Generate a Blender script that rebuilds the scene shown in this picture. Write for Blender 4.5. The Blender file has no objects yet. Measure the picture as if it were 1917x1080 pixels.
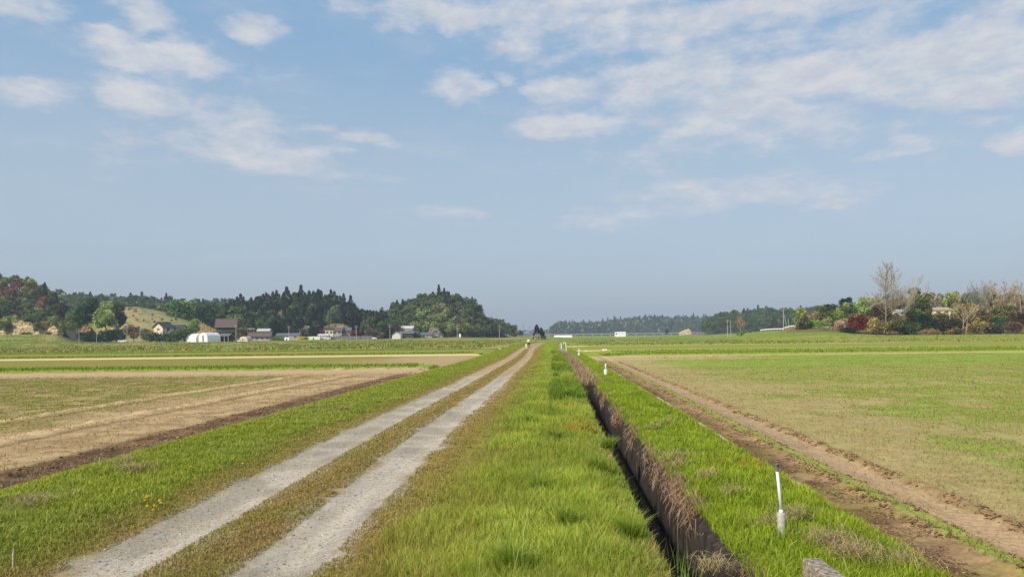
import bpy, math, random
import numpy as np
from mathutils import Vector, Matrix

random.seed(7)
RNG = np.random.default_rng(11)
scene = bpy.context.scene
COL = scene.collection
R = math.radians

# ------------------------------------------------------------------ camera
F = 1400.0            # focal length in photo pixels
HY = 629.0            # horizon row under the principal point
TH = 0.0115           # camera roll
CAMZ = 2.0
cam_d = bpy.data.cameras.new('camera')
cam = bpy.data.objects.new('camera', cam_d)
COL.objects.link(cam)
cam_d.sensor_width = 36.0
cam_d.lens = 36.0 * F / 1917.0
cam_d.shift_y = (HY - 540.0) / 1917.0
cam_d.clip_start = 0.1
cam_d.clip_end = 12000
cam.location = (0, 0, CAMZ)
cam.rotation_euler = (Matrix.Rotation(R(90), 3, 'X') @ Matrix.Rotation(TH * -1, 3, 'Z')).to_euler()
scene.camera = cam

# ------------------------------------------------------------------ light
SUN_EL = R(36)
SUN_AZ = R(224)       # compass style, clockwise from +Y: behind the camera, to its left
sun_dir = Vector((math.sin(SUN_AZ) * math.cos(SUN_EL), math.cos(SUN_AZ) * math.cos(SUN_EL), math.sin(SUN_EL)))
sl = bpy.data.lights.new('sun', 'SUN')
sl.energy = 4.9
sl.angle = R(0.6)
sl.color = (1.0, 0.87, 0.70)
so = bpy.data.objects.new('sun', sl)
COL.objects.link(so)
so.rotation_euler = sun_dir.to_track_quat('Z', 'Y').to_euler()
so.location = (-30, -30, 60)

scene.view_settings.view_transform = 'Standard'
scene.view_settings.look = 'None'
scene.view_settings.gamma = 1.0
scene.view_settings.exposure = 0.0
scene.cycles.max_bounces = 6
scene.cycles.diffuse_bounces = 3
scene.cycles.transmission_bounces = 3
scene.cycles.transparent_max_bounces = 6
scene.cycles.volume_bounces = 0


class NT:
    """small node helper"""
    def __init__(self, tree):
        self.t = tree
        self.n = tree.nodes
        self.l = tree.links

    def new(self, typ, **kw):
        nd = self.n.new(typ)
        for k, v in kw.items():
            setattr(nd, k, v)
        return nd

    def put(self, sock, v):
        if isinstance(v, bpy.types.NodeSocket):
            self.l.new(v, sock)
        elif v is not None:
            sock.default_value = v

    def math(self, op, a, b=None, c=None, clamp=False):
        nd = self.new('ShaderNodeMath', operation=op, use_clamp=clamp)
        self.put(nd.inputs[0], a)
        self.put(nd.inputs[1], b)
        if c is not None:
            self.put(nd.inputs[2], c)
        return nd.outputs[0]

    def vmath(self, op, a, b=None, c=None):
        nd = self.new('ShaderNodeVectorMath', operation=op)
        self.put(nd.inputs[0], a)
        self.put(nd.inputs[1], b)
        if c is not None:
            self.put(nd.inputs[2], c)
        return nd.outputs['Value'] if op in ('LENGTH', 'DISTANCE', 'DOT_PRODUCT') else nd.outputs[0]

    def noise(self, vec, scale, detail=4, rough=0.55, col=False, lac=2.0):
        nd = self.new('ShaderNodeTexNoise')
        self.put(nd.inputs['Vector'], vec)
        nd.inputs['Scale'].default_value = scale
        nd.inputs['Detail'].default_value = detail
        nd.inputs['Roughness'].default_value = rough
        nd.inputs['Lacunarity'].default_value = lac
        return nd.outputs['Color'] if col else nd.outputs['Fac']

    def smooth(self, v, lo, hi, a=0.0, b=1.0):
        nd = self.new('ShaderNodeMapRange', interpolation_type='SMOOTHSTEP')
        self.put(nd.inputs['Value'], v)
        nd.inputs['From Min'].default_value = lo
        nd.inputs['From Max'].default_value = hi
        nd.inputs['To Min'].default_value = a
        nd.inputs['To Max'].default_value = b
        return nd.outputs['Result']

    def lin(self, v, lo, hi, a=0.0, b=1.0):
        nd = self.new('ShaderNodeMapRange')
        self.put(nd.inputs['Value'], v)
        nd.inputs['From Min'].default_value = lo
        nd.inputs['From Max'].default_value = hi
        nd.inputs['To Min'].default_value = a
        nd.inputs['To Max'].default_value = b
        return nd.outputs['Result']

    def mix(self, f, a, b, mode='MIX'):
        nd = self.new('ShaderNodeMix', data_type='RGBA', blend_type=mode)
        self.put(nd.inputs[0], f)
        for s, v in ((nd.inputs[6], a), (nd.inputs[7], b)):
            if isinstance(v, tuple) and len(v) == 3:
                v = (*v, 1)
            self.put(s, v)
        return nd.outputs[2]


# ------------------------------------------------------------------ world: Nishita sky with cloud layer
world = bpy.data.worlds.new('World')
scene.world = world
world.use_nodes = True
W = NT(world.node_tree)
W.n.clear()
wout = W.new('ShaderNodeOutputWorld')
bg = W.new('ShaderNodeBackground')
bg.inputs['Strength'].default_value = 0.1
W.l.new(bg.outputs[0], wout.inputs[0])
sky = W.new('ShaderNodeTexSky', sky_type='NISHITA')
sky.sun_disc = False
sky.sun_elevation = SUN_EL
sky.sun_rotation = SUN_AZ
sky.air_density = 1.0
sky.dust_density = 2.2
sky.ozone_density = 1.4
tc = W.new('ShaderNodeTexCoord')
dirv = tc.outputs['Generated']
sep = W.new('ShaderNodeSeparateXYZ')
W.l.new(dirv, sep.inputs[0])
az = W.math('ARCTAN2', sep.outputs[0], sep.outputs[1])
el = W.math('ARCSINE', sep.outputs[2])
cmb = W.new('ShaderNodeCombineXYZ')
W.l.new(az, cmb.inputs[0])
W.l.new(el, cmb.inputs[1])
AE = cmb.outputs[0]
# stretch elevations so that noise flattens towards the horizon, as a cloud sheet does
elp = W.math('POWER', W.math('MAXIMUM', el, 0.0), 0.75)
cm2 = W.new('ShaderNodeCombineXYZ')
W.l.new(az, cm2.inputs[0])
W.l.new(W.math('MULTIPLY', elp, 2.3), cm2.inputs[1])
NV = cm2.outputs[0]
warp = W.vmath('MULTIPLY', W.vmath('SUBTRACT', W.noise(NV, 9.0, 4, 0.6, col=True), (0.5, 0.5, 0.5)), (0.09, 0.05, 0))
AEw = W.vmath('ADD', AE, warp)


def azel(px, py):
    dx, dy = px - 958.5, py - HY
    x, y = dx - TH * dy, dy + TH * dx
    return math.atan(x / F), math.atan(-y / math.hypot(F, x))


BLOBS = [  # px, py, half width, half height, strength
    (20, 15, 70, 34, .8), (252, 26, 70, 36, .9), (200, 63, 62, 18, .8), (305, 110, 140, 38, 1.0), (468, 48, 66, 34, .9),
    (78, 178, 100, 26, .75), (262, 178, 92, 44, .85), (440, 236, 170, 56, .7), (505, 300, 170, 40, .85),
    (220, 270, 80, 70, .42), (692, 264, 66, 24, .7), (575, 238, 60, 18, .6), (835, 402, 90, 20, .6), (856, 158, 64, 36, .85),
    (830, 18, 270, 46, .8), (960, 70, 170, 60, .62), (1148, 48, 36, 22, 1.1), (945, 142, 42, 20, .7),
    (1060, 172, 100, 34, .9), (1062, 236, 112, 34, 1.0), (1270, 150, 200, 70, .8), (1520, 145, 240, 56, .95),
    (1760, 110, 220, 66, .95), (1820, 168, 130, 40, .9), (1380, 215, 260, 60, .8), (1200, 60, 300, 50, .72),
    (1380, 360, 300, 46, .62), (1150, 410, 150, 26, .55), (1560, 384, 70, 14, .75), (1400, 25, 480, 44, .8),
    (1690, 284, 80, 16, .7), (1520, 225, 140, 30, .7), (1840, 226, 60, 14, .65), (1912, 266, 52, 26, .95), (1880, 22, 80, 36, .7),
    (1350, 280, 420, 60, .42), (1450, 90, 520, 70, .6), (1080, 20, 300, 60, .78), (640, 345, 200, 40, .3), (1240, 300, 140, 40, .5), (1050, 110, 220, 40, .45), (1600, 300, 300, 60, .3), (520, 120, 80, 40, .35)]
acc = None
for (px, py, rx, ry, st) in BLOBS:
    a, e = azel(px, py)
    sx, sy = F / rx * 0.9, F / ry * 0.9
    q = W.vmath('MULTIPLY_ADD', AEw, (sx, sy, 0), (-a * sx, -e * sy, 0))
    d = W.vmath('LENGTH', q)
    v = W.smooth(d, 1.35, 0.1, 0.0, st)
    acc = v if acc is None else W.math('MAXIMUM', acc, v)
# clouds elsewhere in the sky, away from the view of the photograph
elsewhere = W.math('MULTIPLY', W.smooth(W.math('ABSOLUTE', az), 0.66, 0.9), W.smooth(W.noise(dirv, 2.2, 3), 0.45, 0.65, 0, .8))
acc = W.math('MAXIMUM', acc, elsewhere)
n1 = W.noise(NV, 16.0, 7, 0.62)
n2 = W.noise(W.vmath('MULTIPLY', NV, (1.0, 1.7, 1)), 5.0, 5, 0.6)
dens = W.math('ADD', acc, W.math('MULTIPLY', W.math('SUBTRACT', n1, 0.5), 1.5))
dens = W.math('ADD', dens, W.math('MULTIPLY', W.math('SUBTRACT', n2, 0.5), 0.35))
dens = W.smooth(dens, 0.20, 0.95, 0.0, 0.9)
thin = W.math('MULTIPLY', W.smooth(n2, 0.45, 0.78, 0.0, 0.20), W.smooth(el, 0.0, 0.16))
dens = W.math('MAXIMUM', dens, thin)
# sky paled by moisture towards the horizon
pale = W.smooth(el, -0.05, 0.36, 0.75, 0.72)
base = W.mix(pale, sky.outputs[0], W.mix(W.smooth(el, 0.17, 0.42), W.mix(W.smooth(el, 0.0, 0.14), (5.0, 5.6, 6.4), (5.0, 6.25, 7.5)), (3.05, 5.15, 7.6)))
shade = W.noise(NV, 22.0, 5, 0.6)
cc = W.mix(W.smooth(shade, .3, .7), (5.7, 6.05, 6.8), (7.2, 7.2, 7.4))
fin = W.mix(dens, base, cc)
W.l.new(fin, bg.inputs['Color'])

# ------------------------------------------------------------------ helpers: projection, noise


def ray(px, py):
    dx, dy = px - 958.5, py - HY
    return dx - TH * dy, dy + TH * dx


def hor(px):
    return HY - TH * (px - 958.5)


def at(px, Y):
    """ground x for photo column px (near the horizon row) at distance Y"""
    return (px - 958.5) / F * Y


def zat(px, py, Y):
    return CAMZ - ray(px, py)[1] / F * Y


def ground_pt(px, py, z=0.0):
    x, y = ray(px, py)
    Y = F * (CAMZ - z) / y
    return x / F * Y, Y


def hsh(ix, iy, seed):
    ix = ix.astype(np.int64) & 0xffffffff
    iy = iy.astype(np.int64) & 0xffffffff
    h = (ix * 374761393 + iy * 668265263 + seed * 2246822519) & 0xffffffff
    h = ((h ^ (h >> 13)) * 1274126177) & 0xffffffff
    h = h ^ (h >> 16)
    return (h & 0xffffff) / float(0xffffff)


def vnoise(x, y, seed=0):
    x = np.asarray(x, float); y = np.asarray(y, float)
    ix, iy = np.floor(x), np.floor(y)
    fx, fy = x - ix, y - iy
    fx = fx * fx * (3 - 2 * fx); fy = fy * fy * (3 - 2 * fy)
    a = hsh(ix, iy, seed); b = hsh(ix + 1, iy, seed); c = hsh(ix, iy + 1, seed); d = hsh(ix + 1, iy + 1, seed)
    return (a * (1 - fx) + b * fx) * (1 - fy) + (c * (1 - fx) + d * fx) * fy


def fbm(x, y, seed=0, octv=4, gain=0.5):
    s = 0; a = 1; t = 0
    for i in range(octv):
        s = s + a * vnoise(x * 2 ** i, y * 2 ** i, seed + i * 17)
        t += a; a *= gain
    return s / t


def sm(a, b, x):
    t = np.clip((x - a) / (b - a), 0, 1)
    return t * t * (3 - 2 * t)


def band(x, a, b, w):
    return sm(a - w, a + w, x) * (1 - sm(b - w, b + w, x))


def hexc(h, k=1.0):
    v = [int(h[i:i + 2], 16) / 255 for i in (0, 2, 4)]
    return np.array([((c / 12.92) if c <= 0.04045 else ((c + 0.055) / 1.055) ** 2.4) * k for c in v])


def lerp(a, b, t):
    t = np.asarray(t)[..., None]
    return a * (1 - t) + b * t


# ------------------------------------------------------------------ terrain
AX = 79.5 / F          # slope of the road axis


def axf(y):
    """the track, ditch and levees run straight and bend a little to the left far away"""
    return AX * y - 1.1 * sm(60, 140, y)


def s_of(x, y):
    return x - axf(y)


PS = np.array([-400, -9.9, -9.5, -9.0, -8.4, -8.1, -7.5, -6.9, -5.4, -4.75, -4.5, -4.0, -3.5, -3.28, -3.05, -2.5, -2.0, -1.6, -.5, .5, .88,
               1.65, 2.2, 2.8, 3.18, 3.24, 3.4, 4.0, 4.15, 4.35, 4.7, 5.0, 5.12, 5.3, 400])
PZ = np.array([-.26, -.26, -.27, -.31, -.31, -.24, -.05, .0, .03, .0, -.03, -.06, -.02, .01, -.02, -.06, -.02, .0, .05, .03, -.03,
               0.0, .06, .04, -.02, -.12, -.17, -.17, -.14, -.15, -.20, -.19, -.13, -.16, -.18])

FT = [(-700, 420, 3.0), (-60, 410, 5.0), (0, 400, 6.0), (105, 400, 5.6), (140, 385, 1.4), (350, 395, .6), (500, 400, .6), (600, 420, .8), (700, 450, 1.2),
      (830, 490, 1.3), (950, 600, .8), (1010, 700, .7), (1100, 1100, .5), (1250, 1200, .2), (1370, 700, 1.4), (1395, 330, 2.2),
      (1450, 300, 2.9), (1550, 290, 2.6), (1600, 275, 1.4), (1660, 262, .8), (1917, 258, .8), (2700, 260, .8)]
FTp = np.array([f[0] for f in FT]); FTy = np.array([f[1] for f in FT]); FTz = np.array([f[2] for f in FT])


class Hill:
    def __init__(self, Ys, Yc, Yb, treeh, tops, flat=False):
        self.Ys, self.Yc, self.Yb, self.th = Ys, Yc, Yb, treeh
        self.p = np.array([t[0] for t in tops], float)
        self.z = np.array([CAMZ + (hor(t[0]) - t[1]) / F * Yc - treeh for t in tops])
        self.z = np.maximum(self.z, 0.5)

    def height(self, t, Y, base):
        zc = np.interp(t, self.p, self.z, left=-5, right=-5)
        w = sm(self.p[0] - 12, self.p[0] + 10, t) * (1 - sm(self.p[-1] - 10, self.p[-1] + 12, t))
        f = sm(self.Ys, self.Yc, Y) * (1 - 0.8 * sm(self.Yc, self.Yb, Y))
        return base + np.maximum(zc - base, 0) * f * w


HA = Hill(425, 500, 640, 13, [(-700, 540), (-200, 522), (-40, 508), (0, 503), (30, 508), (60, 510), (80, 517), (100, 536), (115, 560), (130, 598)])
HB = Hill(620, 800, 1000, 15, [(90, 545), (105, 540), (130, 545), (200, 548), (300, 553), (380, 558), (450, 558), (520, 560)])
HT = Hill(430, 520, 640, 0, [(150, 590), (225, 574), (260, 575), (300, 583), (340, 593), (375, 606), (400, 618)])
HC = Hill(480, 600, 740, 17, [(350, 575), (380, 570), (420, 564), (470, 556), (500, 549), (540, 545), (565, 540), (590, 543), (625, 549), (660, 562), (680, 576),
                              (695, 588), (712, 598)])
HD = Hill(520, 640, 760, 13, [(700, 596), (720, 584), (740, 569), (780, 556), (800, 549), (830, 544), (860, 550), (880, 556), (893, 564), (901, 580), (908, 596)])
HD2 = Hill(640, 720, 800, 9, [(895, 598), (912, 598), (925, 597), (940, 605), (952, 616), (962, 625)])
HE1 = Hill(1500, 1900, 2300, 13, [(1026, 612), (1036, 605), (1050, 602), (1078, 602), (1110, 603), (1140, 598), (1180, 595), (1220, 591), (1250, 592), (1290, 592),
                                  (1330, 592), (1370, 585), (1450, 590)])
HE2 = Hill(760, 950, 1150, 13, [(1318, 600), (1340, 589), (1362, 584), (1400, 582), (1440, 576), (1480, 578), (1520, 577), (1570, 573), (1640, 572), (1800, 572)])
HF = Hill(262, 330, 420, 0, [(1470, 612), (1520, 600), (1560, 592), (1620, 588), (1700, 585), (1917, 578), (2400, 578), (2700, 590)])
HG = Hill(2300, 2700, 2900, 8, [(600, 612), (760, 612), (900, 618), (960, 619), (1010, 619), (1060, 620), (1200, 612), (1500, 590)])
HILLS = [HA, HB, HT, HC, HD, HD2, HE1, HE2, HF, HG]


def far_z(x, y):
    y = np.maximum(y, 1.0)
    t = 958.5 + F * x / y
    Yf = np.interp(t, FTp, FTy)
    zf = np.interp(t, FTp, FTz)
    b = -0.26 + (zf + 0.26) * sm(0.62 * Yf, 1.0 * Yf, y)
    z = b
    for h in HILLS:
        z = np.maximum(z, h.height(t, y, b))
    z = z + (fbm(x / 18, y / 18, 5, 3) - .5) * 1.4 * sm(250, 420, y)
    return z


def cross_levee(s, y):
    z = 0 * y
    L = s < -9.0
    Rr = s > 5.2
    for (a, b, h) in ((53.5, 58, .16), (93.5, 100, .15), (128, 136, .12), (143, 150, .15), (172, 180, .15)):
        z = z + np.where(L, band(y, a, b, .8) * h, 0)
    for (a, b, h) in ((76, 82, .18), (100, 104, .10), (140, 146, .12), (165, 175, .15)):
        z = z + np.where(Rr, band(y, a, b, .8) * h, 0)
    return z


def terr(x, y):
    x = np.asarray(x, float); y = np.asarray(y, float)
    s = s_of(x, y)
    p = np.interp(s, PS, PZ)
    near = 1 - sm(150, 230, y)
    z = np.where(y < 240, p, -.26) * near + (1 - near) * -.26
    z = z + cross_levee(s, y) * sm(0, 3, np.abs(s) - 5.5)
    z = z + np.where(y > 130, np.maximum(far_z(x, np.maximum(y, 130)) + .26, 0), 0)
    # roughness underfoot
    amp = 0.02 + 0.015 * band(s, -8.6, -4.6, .3) + 0.02 * band(s, -1.6, 1.2, .2) - 0.014 * band(s, -4.5, -2.0, .2)
    z = z + (fbm(x * 2.2, y * 2.2, 3, 3) - .5) * amp * 2
    # clods thrown up beside the ruts
    cl = band(s, 3.30, 4.05, .06) * .035 + np.exp(-((s - 4.05) / .10) ** 2) * .085 + np.exp(-((s - 5.05) / .09) ** 2) * .085 + np.exp(-((s - 4.33) / .07) ** 2) * .045
    cl = cl + band(s, -9.6, -8.5, .1) * .05
    cl = cl * (1 - sm(60, 75, y))
    z = z + cl * (fbm(x * 6, y * 6, 8, 2) - .33) * 1.5 * (1 - .4 * sm(20, 50, y))
    # tread marks pressed into the rut
    z = z + band(s, 4.42, 4.95, .05) * .014 * np.sin((y + .4 * s) * 2 * math.pi / .16) * (1 - sm(14, 25, y))
    # old tyre tracks in the left field
    for c in (-12.6, -15.6):
        z = z + np.exp(-((s - c - (fbm(y * .2, y * 0, 4) - .5) * .8) / .25) ** 2) * .07 * (fbm(x * 3, y * 3, 9, 3) - .3) * 2 * (1 - sm(48, 52, y))
    return z


def tz(x, y):
    return float(terr(np.array([x]), np.array([y]))[0])


# ------------------------------------------------------------------ mesh helpers
def np_mesh(name, V, tris=None, quads=None, col=None, mat=None, smooth=False):
    me = bpy.data.meshes.new(name)
    V = np.ascontiguousarray(V, dtype=np.float32)
    me.vertices.add(len(V))
    me.vertices.foreach_set('co', V.ravel())
    nt = 0 if tris is None else len(tris)
    nq = 0 if quads is None else len(quads)
    loops = []
    if nt: loops.append(np.asarray(tris, np.int32).ravel())
    if nq: loops.append(np.asarray(quads, np.int32).ravel())
    L = np.concatenate(loops)
    me.loops.add(len(L))
    me.loops.foreach_set('vertex_index', L)
    me.polygons.add(nt + nq)
    st = np.concatenate([np.arange(nt, dtype=np.int32) * 3, nt * 3 + np.arange(nq, dtype=np.int32) * 4])
    me.polygons.foreach_set('loop_start', st)
    if smooth:
        me.polygons.foreach_set('use_smooth', np.ones(nt + nq, bool))
    if col is not None:
        at_ = me.color_attributes.new('Col', 'FLOAT_COLOR', 'POINT')
        c4 = np.ones((len(V), 4), np.float32)
        c4[:, :3] = col
        at_.data.foreach_set('color', c4.ravel())
    if mat: me.materials.append(mat)
    me.update(calc_edges=True)
    me.validate()
    return me


def obj(name, me, parent=None, loc=None):
    o = bpy.data.objects.new(name, me)
    COL.objects.link(o)
    if parent: o.parent = parent
    if loc is not None: o.location = loc
    return o


def tag(o, label=None, cat=None, group=None, kind=None):
    if label: o['label'] = label
    if cat: o['category'] = cat
    if group: o['group'] = group
    if kind: o['kind'] = kind
    return o


def thing(name, label, cat, loc=(0, 0, 0), rz=0, group=None):
    o = bpy.data.objects.new(name, None)
    COL.objects.link(o)
    o.empty_display_size = .3
    o.location = loc
    o.rotation_euler = (0, 0, rz)
    return tag(o, label, cat, group)


def copy_thing(root, loc, rz=0, sc=1.0, label=None, group=None):
    r = root.copy(); COL.objects.link(r)
    r.location = loc; r.rotation_euler = (0, 0, rz)
    r.scale = sc if isinstance(sc, tuple) else (sc, sc, sc)
    if label: r['label'] = label
    if group: r['group'] = group
    for ch in root.children:
        c = ch.copy(); COL.objects.link(c); c.parent = r
        for g in ch.children:
            d = g.copy(); COL.objects.link(d); d.parent = c
    return r


class MB:
    """collects simple solids into one mesh"""
    def __init__(self):
        self.v = []; self.f = []

    def add(self, vs, fs):
        n = len(self.v)
        self.v += [tuple(v) for v in vs]
        self.f += [tuple(i + n for i in f) for f in fs]
        return self

    def box(self, x0, x1, y0, y1, z0, z1, bev=0):
        if bev <= 0:
            v = [(x, y, z) for x in (x0, x1) for y in (y0, y1) for z in (z0, z1)]
            return self.add(v, [(0, 1, 3, 2), (4, 6, 7, 5), (0, 4, 5, 1), (2, 3, 7, 6), (0, 2, 6, 4), (1, 5, 7, 3)])
        b = bev
        ring = lambda z, k: [(x0 + k, y0 + b, z), (x0 + b, y0 + k, z), (x1 - b, y0 + k, z), (x1 - k, y0 + b, z), (x1 - k, y1 - b, z), (x1 - b, y1 - k, z),
                             (x0 + b, y1 - k, z), (x0 + k, y1 - b, z)]
        rr = [ring(z0, b * .6), ring(z0 + b, 0), ring(z1 - b, 0), ring(z1, b * .6)]
        v = [p for r_ in rr for p in r_]
        f = []
        for k in range(3):
            for i in range(8):
                j = (i + 1) % 8
                f.append((k * 8 + i, k * 8 + j, k * 8 + 8 + j, k * 8 + 8 + i))
        f.append(tuple(range(7, -1, -1))); f.append(tuple(range(24, 32)))
        return self.add(v, f)

    def tube(self, pts, rads, n=8, cap=True):
        pts = [Vector(p) for p in pts]
        vs = []; fs = []
        for i, p in enumerate(pts):
            d = (pts[min(i + 1, len(pts) - 1)] - pts[max(i - 1, 0)])
            d.normalize()
            a = d.orthogonal().normalized() if abs(d.z) < .95 else Vector((1, 0, 0))
            a = (a - d * a.dot(d)).normalized()
            b = d.cross(a)
            for k in range(n):
                t = 2 * math.pi * k / n
                vs.append(p + (a * math.cos(t) + b * math.sin(t)) * rads[i])
        for i in range(len(pts) - 1):
            for k in range(n):
                j = (k + 1) % n
                fs.append((i * n + k, i * n + j, i * n + n + j, i * n + n + k))
        if cap:
            fs.append(tuple(range(n - 1, -1, -1)))
            m = (len(pts) - 1) * n
            fs.append(tuple(range(m, m + n)))
        return self.add(vs, fs)

    def prism(self, poly, y0, y1):
        """polygon in xz swept along y"""
        n = len(poly)
        v = [(x, y0, z) for x, z in poly] + [(x, y1, z) for x, z in poly]
        f = [tuple(range(n)), tuple(range(2 * n - 1, n - 1, -1))] + [(i, i + n, (i + 1) % n + n, (i + 1) % n) for i in range(n)]
        return self.add(v, f)

    def build(self, name, mat, parent=None, loc=None, smooth=False):
        me = bpy.data.meshes.new(name)
        me.from_pydata(self.v, [], self.f)
        me.materials.append(mat)
        me.update()
        import bmesh
        bm = bmesh.new(); bm.from_mesh(me)
        bmesh.ops.recalc_face_normals(bm, faces=bm.faces)
        bm.to_mesh(me); bm.free()
        if smooth:
            me.polygons.foreach_set('use_smooth', np.ones(len(me.polygons), bool))
        return obj(name, me, parent, loc)


# ------------------------------------------------------------------ materials
def mat_attr(name, rough=.85, nscale=0, namp=.0, bump=0, bscale=60, trans=0.0, rnd=0.0, spec=.3, tint=None):
    """vertex colour times procedural noise"""
    m = bpy.data.materials.new(name); m.use_nodes = True
    N = NT(m.node_tree)
    p = m.node_tree.nodes['Principled BSDF']
    a = N.new('ShaderNodeAttribute'); a.attribute_name = 'Col'
    c = a.outputs['Color']
    g = N.new('ShaderNodeNewGeometry')
    pos = g.outputs['Position']
    if nscale:
        n = N.noise(pos, nscale, 5, .65)
        v = N.lin(n, .25, .75, 1 - namp, 1 + namp)
        c = N.mix(1.0, c, N.vmath('MULTIPLY', (1, 1, 1), v), 'MULTIPLY')
    if rnd:
        oi = N.new('ShaderNodeObjectInfo')
        hs = N.new('ShaderNodeHueSaturation')
        N.l.new(N.lin(oi.outputs['Random'], 0, 1, .5 - rnd * .06, .5 + rnd * .05), hs.inputs['Hue'])
        wn = N.new('ShaderNodeTexWhiteNoise', noise_dimensions='1D')
        N.l.new(oi.outputs['Random'], wn.inputs['W'])
        N.l.new(N.lin(wn.outputs['Value'], 0, 1, 1 - rnd * .35, 1 + rnd * .35), hs.inputs['Value'])
        N.l.new(c, hs.inputs['Color'])
        c = hs.outputs[0]
    N.l.new(c, p.inputs['Base Color'])
    p.inputs['Roughness'].default_value = rough
    p.inputs['Specular IOR Level'].default_value = spec
    if bump:
        b = N.new('ShaderNodeBump')
        b.inputs['Distance'].default_value = bump
        b.inputs['Strength'].default_value = 1
        N.l.new(N.noise(pos, bscale, 5, .65), b.inputs['Height'])
        N.l.new(b.outputs[0], p.inputs['Normal'])
    if trans:
        t = N.new('ShaderNodeBsdfTranslucent')
        mx = N.new('ShaderNodeMixShader')
        hs = N.new('ShaderNodeHueSaturation')
        hs.inputs['Saturation'].default_value = 1.15
        hs.inputs['Value'].default_value = 1.25
        N.l.new(c, hs.inputs['Color'])
        N.l.new(hs.outputs[0], t.inputs[0])
        mx.inputs[0].default_value = trans
        N.l.new(p.outputs[0], mx.inputs[1]); N.l.new(t.outputs[0], mx.inputs[2])
        N.l.new(mx.outputs[0], m.node_tree.nodes['Material Output'].inputs[0])
    return m


def mat_flat(name, col, rough=.7, nscale=3.0, namp=.15, bump=0, metal=0, stretch=(1, 1, 1), col2=None, spec=.4):
    m = bpy.data.materials.new(name); m.use_nodes = True
    N = NT(m.node_tree)
    p = m.node_tree.nodes['Principled BSDF']
    tcn = N.new('ShaderNodeTexCoord')
    v = N.vmath('MULTIPLY', tcn.outputs['Object'], stretch)
    n = N.noise(v, nscale, 5, .6)
    c1 = tuple(np.array(col) * (1 - namp)); c2 = tuple(np.array(col2 if col2 is not None else col) * (1 + namp))
    c = N.mix(N.smooth(n, .3, .7), c1, c2)
    N.l.new(c, p.inputs['Base Color'])
    p.inputs['Roughness'].default_value = rough
    p.inputs['Metallic'].default_value = metal
    p.inputs['Specular IOR Level'].default_value = spec
    if bump:
        b = N.new('ShaderNodeBump'); b.inputs['Distance'].default_value = bump
        N.l.new(N.noise(v, nscale * 4, 5, .6), b.inputs['Height'])
        N.l.new(b.outputs[0], p.inputs['Normal'])
    return m


M_SOIL = mat_attr('soil', .95, 17, .30, .012, 45, spec=.1)
M_FAR = mat_attr('far_land', .95, .9, .35, 0, spec=.05)
M_TURF = mat_attr('turf', .95, 22, .32, .025, 30, spec=.1)
M_BLADE = mat_attr('grass_blade', .55, 0, 0, 0, 0, trans=.33, spec=.25)
M_STRAW = mat_attr('straw', .8, 0, 0, 0, 0, trans=.12, spec=.2)
M_LEAF = mat_attr('leaf', .7, 0, 0, 0, 0, trans=.18, rnd=.35, spec=.15)
M_BARK = mat_attr('bark', .9, 2.0, .25, 0, 0, spec=.1)
M_CLIFF = mat_attr('sandstone', .95, .8, .2, .15, 1.5, spec=.1)
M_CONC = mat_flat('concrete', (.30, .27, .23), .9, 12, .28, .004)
M_CONCD = mat_flat('shade_dark_concrete', (.040, .034, .030), .95, 5, .45, .006, stretch=(1, 1, .35), spec=.15)  # near-black base colour stands in for the shade inside the ditch
M_PIPE = mat_flat('white_pipe', (.74, .76, .78), .45, 20, .05)
M_SLEEVE = mat_flat('grey_sleeve', (.42, .41, .38), .8, 25, .18, .001)
M_DARKJ = mat_flat('dark_joint', (.15, .155, .155), .6, 20, .2)
M_WHITE = mat_flat('white_sheet', (.82, .83, .84), .6, 1.5, .05)
M_WHITED = mat_flat('weathered_white', (.62, .62, .60), .7, 1.0, .10)
M_CREAM = mat_flat('cream_wall', (.68, .60, .44), .85, 1.0, .08)
M_GREYW = mat_flat('grey_wall', (.34, .33, .31), .85, 1.0, .12)
M_DWOOD = mat_flat('dark_wood', (.07, .055, .045), .85, 1.5, .25, stretch=(4, 4, .4))
M_RBROWN = mat_flat('red_brown_roof', (.125, .085, .075), .75, 2.0, .15, .02, stretch=(6, 1, 1))
M_RBLACK = mat_flat('black_roof_tile', (.055, .055, .065), .6, 2.0, .2, .02, stretch=(6, 1, 1))
M_RGREY = mat_flat('grey_roof', (.13, .14, .16), .6, 2.0, .15, .02, stretch=(6, 1, 1))
M_RLIGHT = mat_flat('pale_roof', (.50, .50, .50), .6, 2.0, .10, .02, stretch=(6, 1, 1))
M_GLASS = mat_flat('window_glass', (.03, .04, .05), .15, 1.0, .1, spec=.6)
M_POLE = mat_flat('concrete_pole', (.42, .40, .37), .8, 1.0, .08)
M_POLED = mat_flat('dark_pole', (.16, .14, .13), .8, 1.0, .1)
M_STEEL = mat_flat('steel', (.25, .26, .27), .5, 1, .1, metal=.4)
M_BLUEG = mat_flat('blue_grey_sheet', (.42, .48, .58), .6, 1.0, .08)
M_PGREEN = mat_flat('pale_green_sheet', (.60, .68, .58), .6, 1.0, .08)
M_ASPH = mat_flat('grey_asphalt', (.26, .26, .27), .9, 1.5, .1)
M_TYRE = mat_flat('tyre', (.02, .02, .02), .9, 5, .1)
M_CAR = mat_flat('white_car_paint', (.78, .78, .78), .3, 1, .02)
M_JACKET = mat_flat('yellow_jacket', (.78, .76, .36), .8, 12, .06)
M_TROUS = mat_flat('dark_trousers', (.03, .03, .04), .85, 12, .1)
M_SKIN = mat_flat('skin', (.45, .28, .2), .6, 10, .05)
M_HAIR = mat_flat('black_hair', (.015, .012, .01), .6, 10, .1)
M_FUR = mat_flat('white_fur', (.75, .72, .66), .9, 30, .08)
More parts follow.
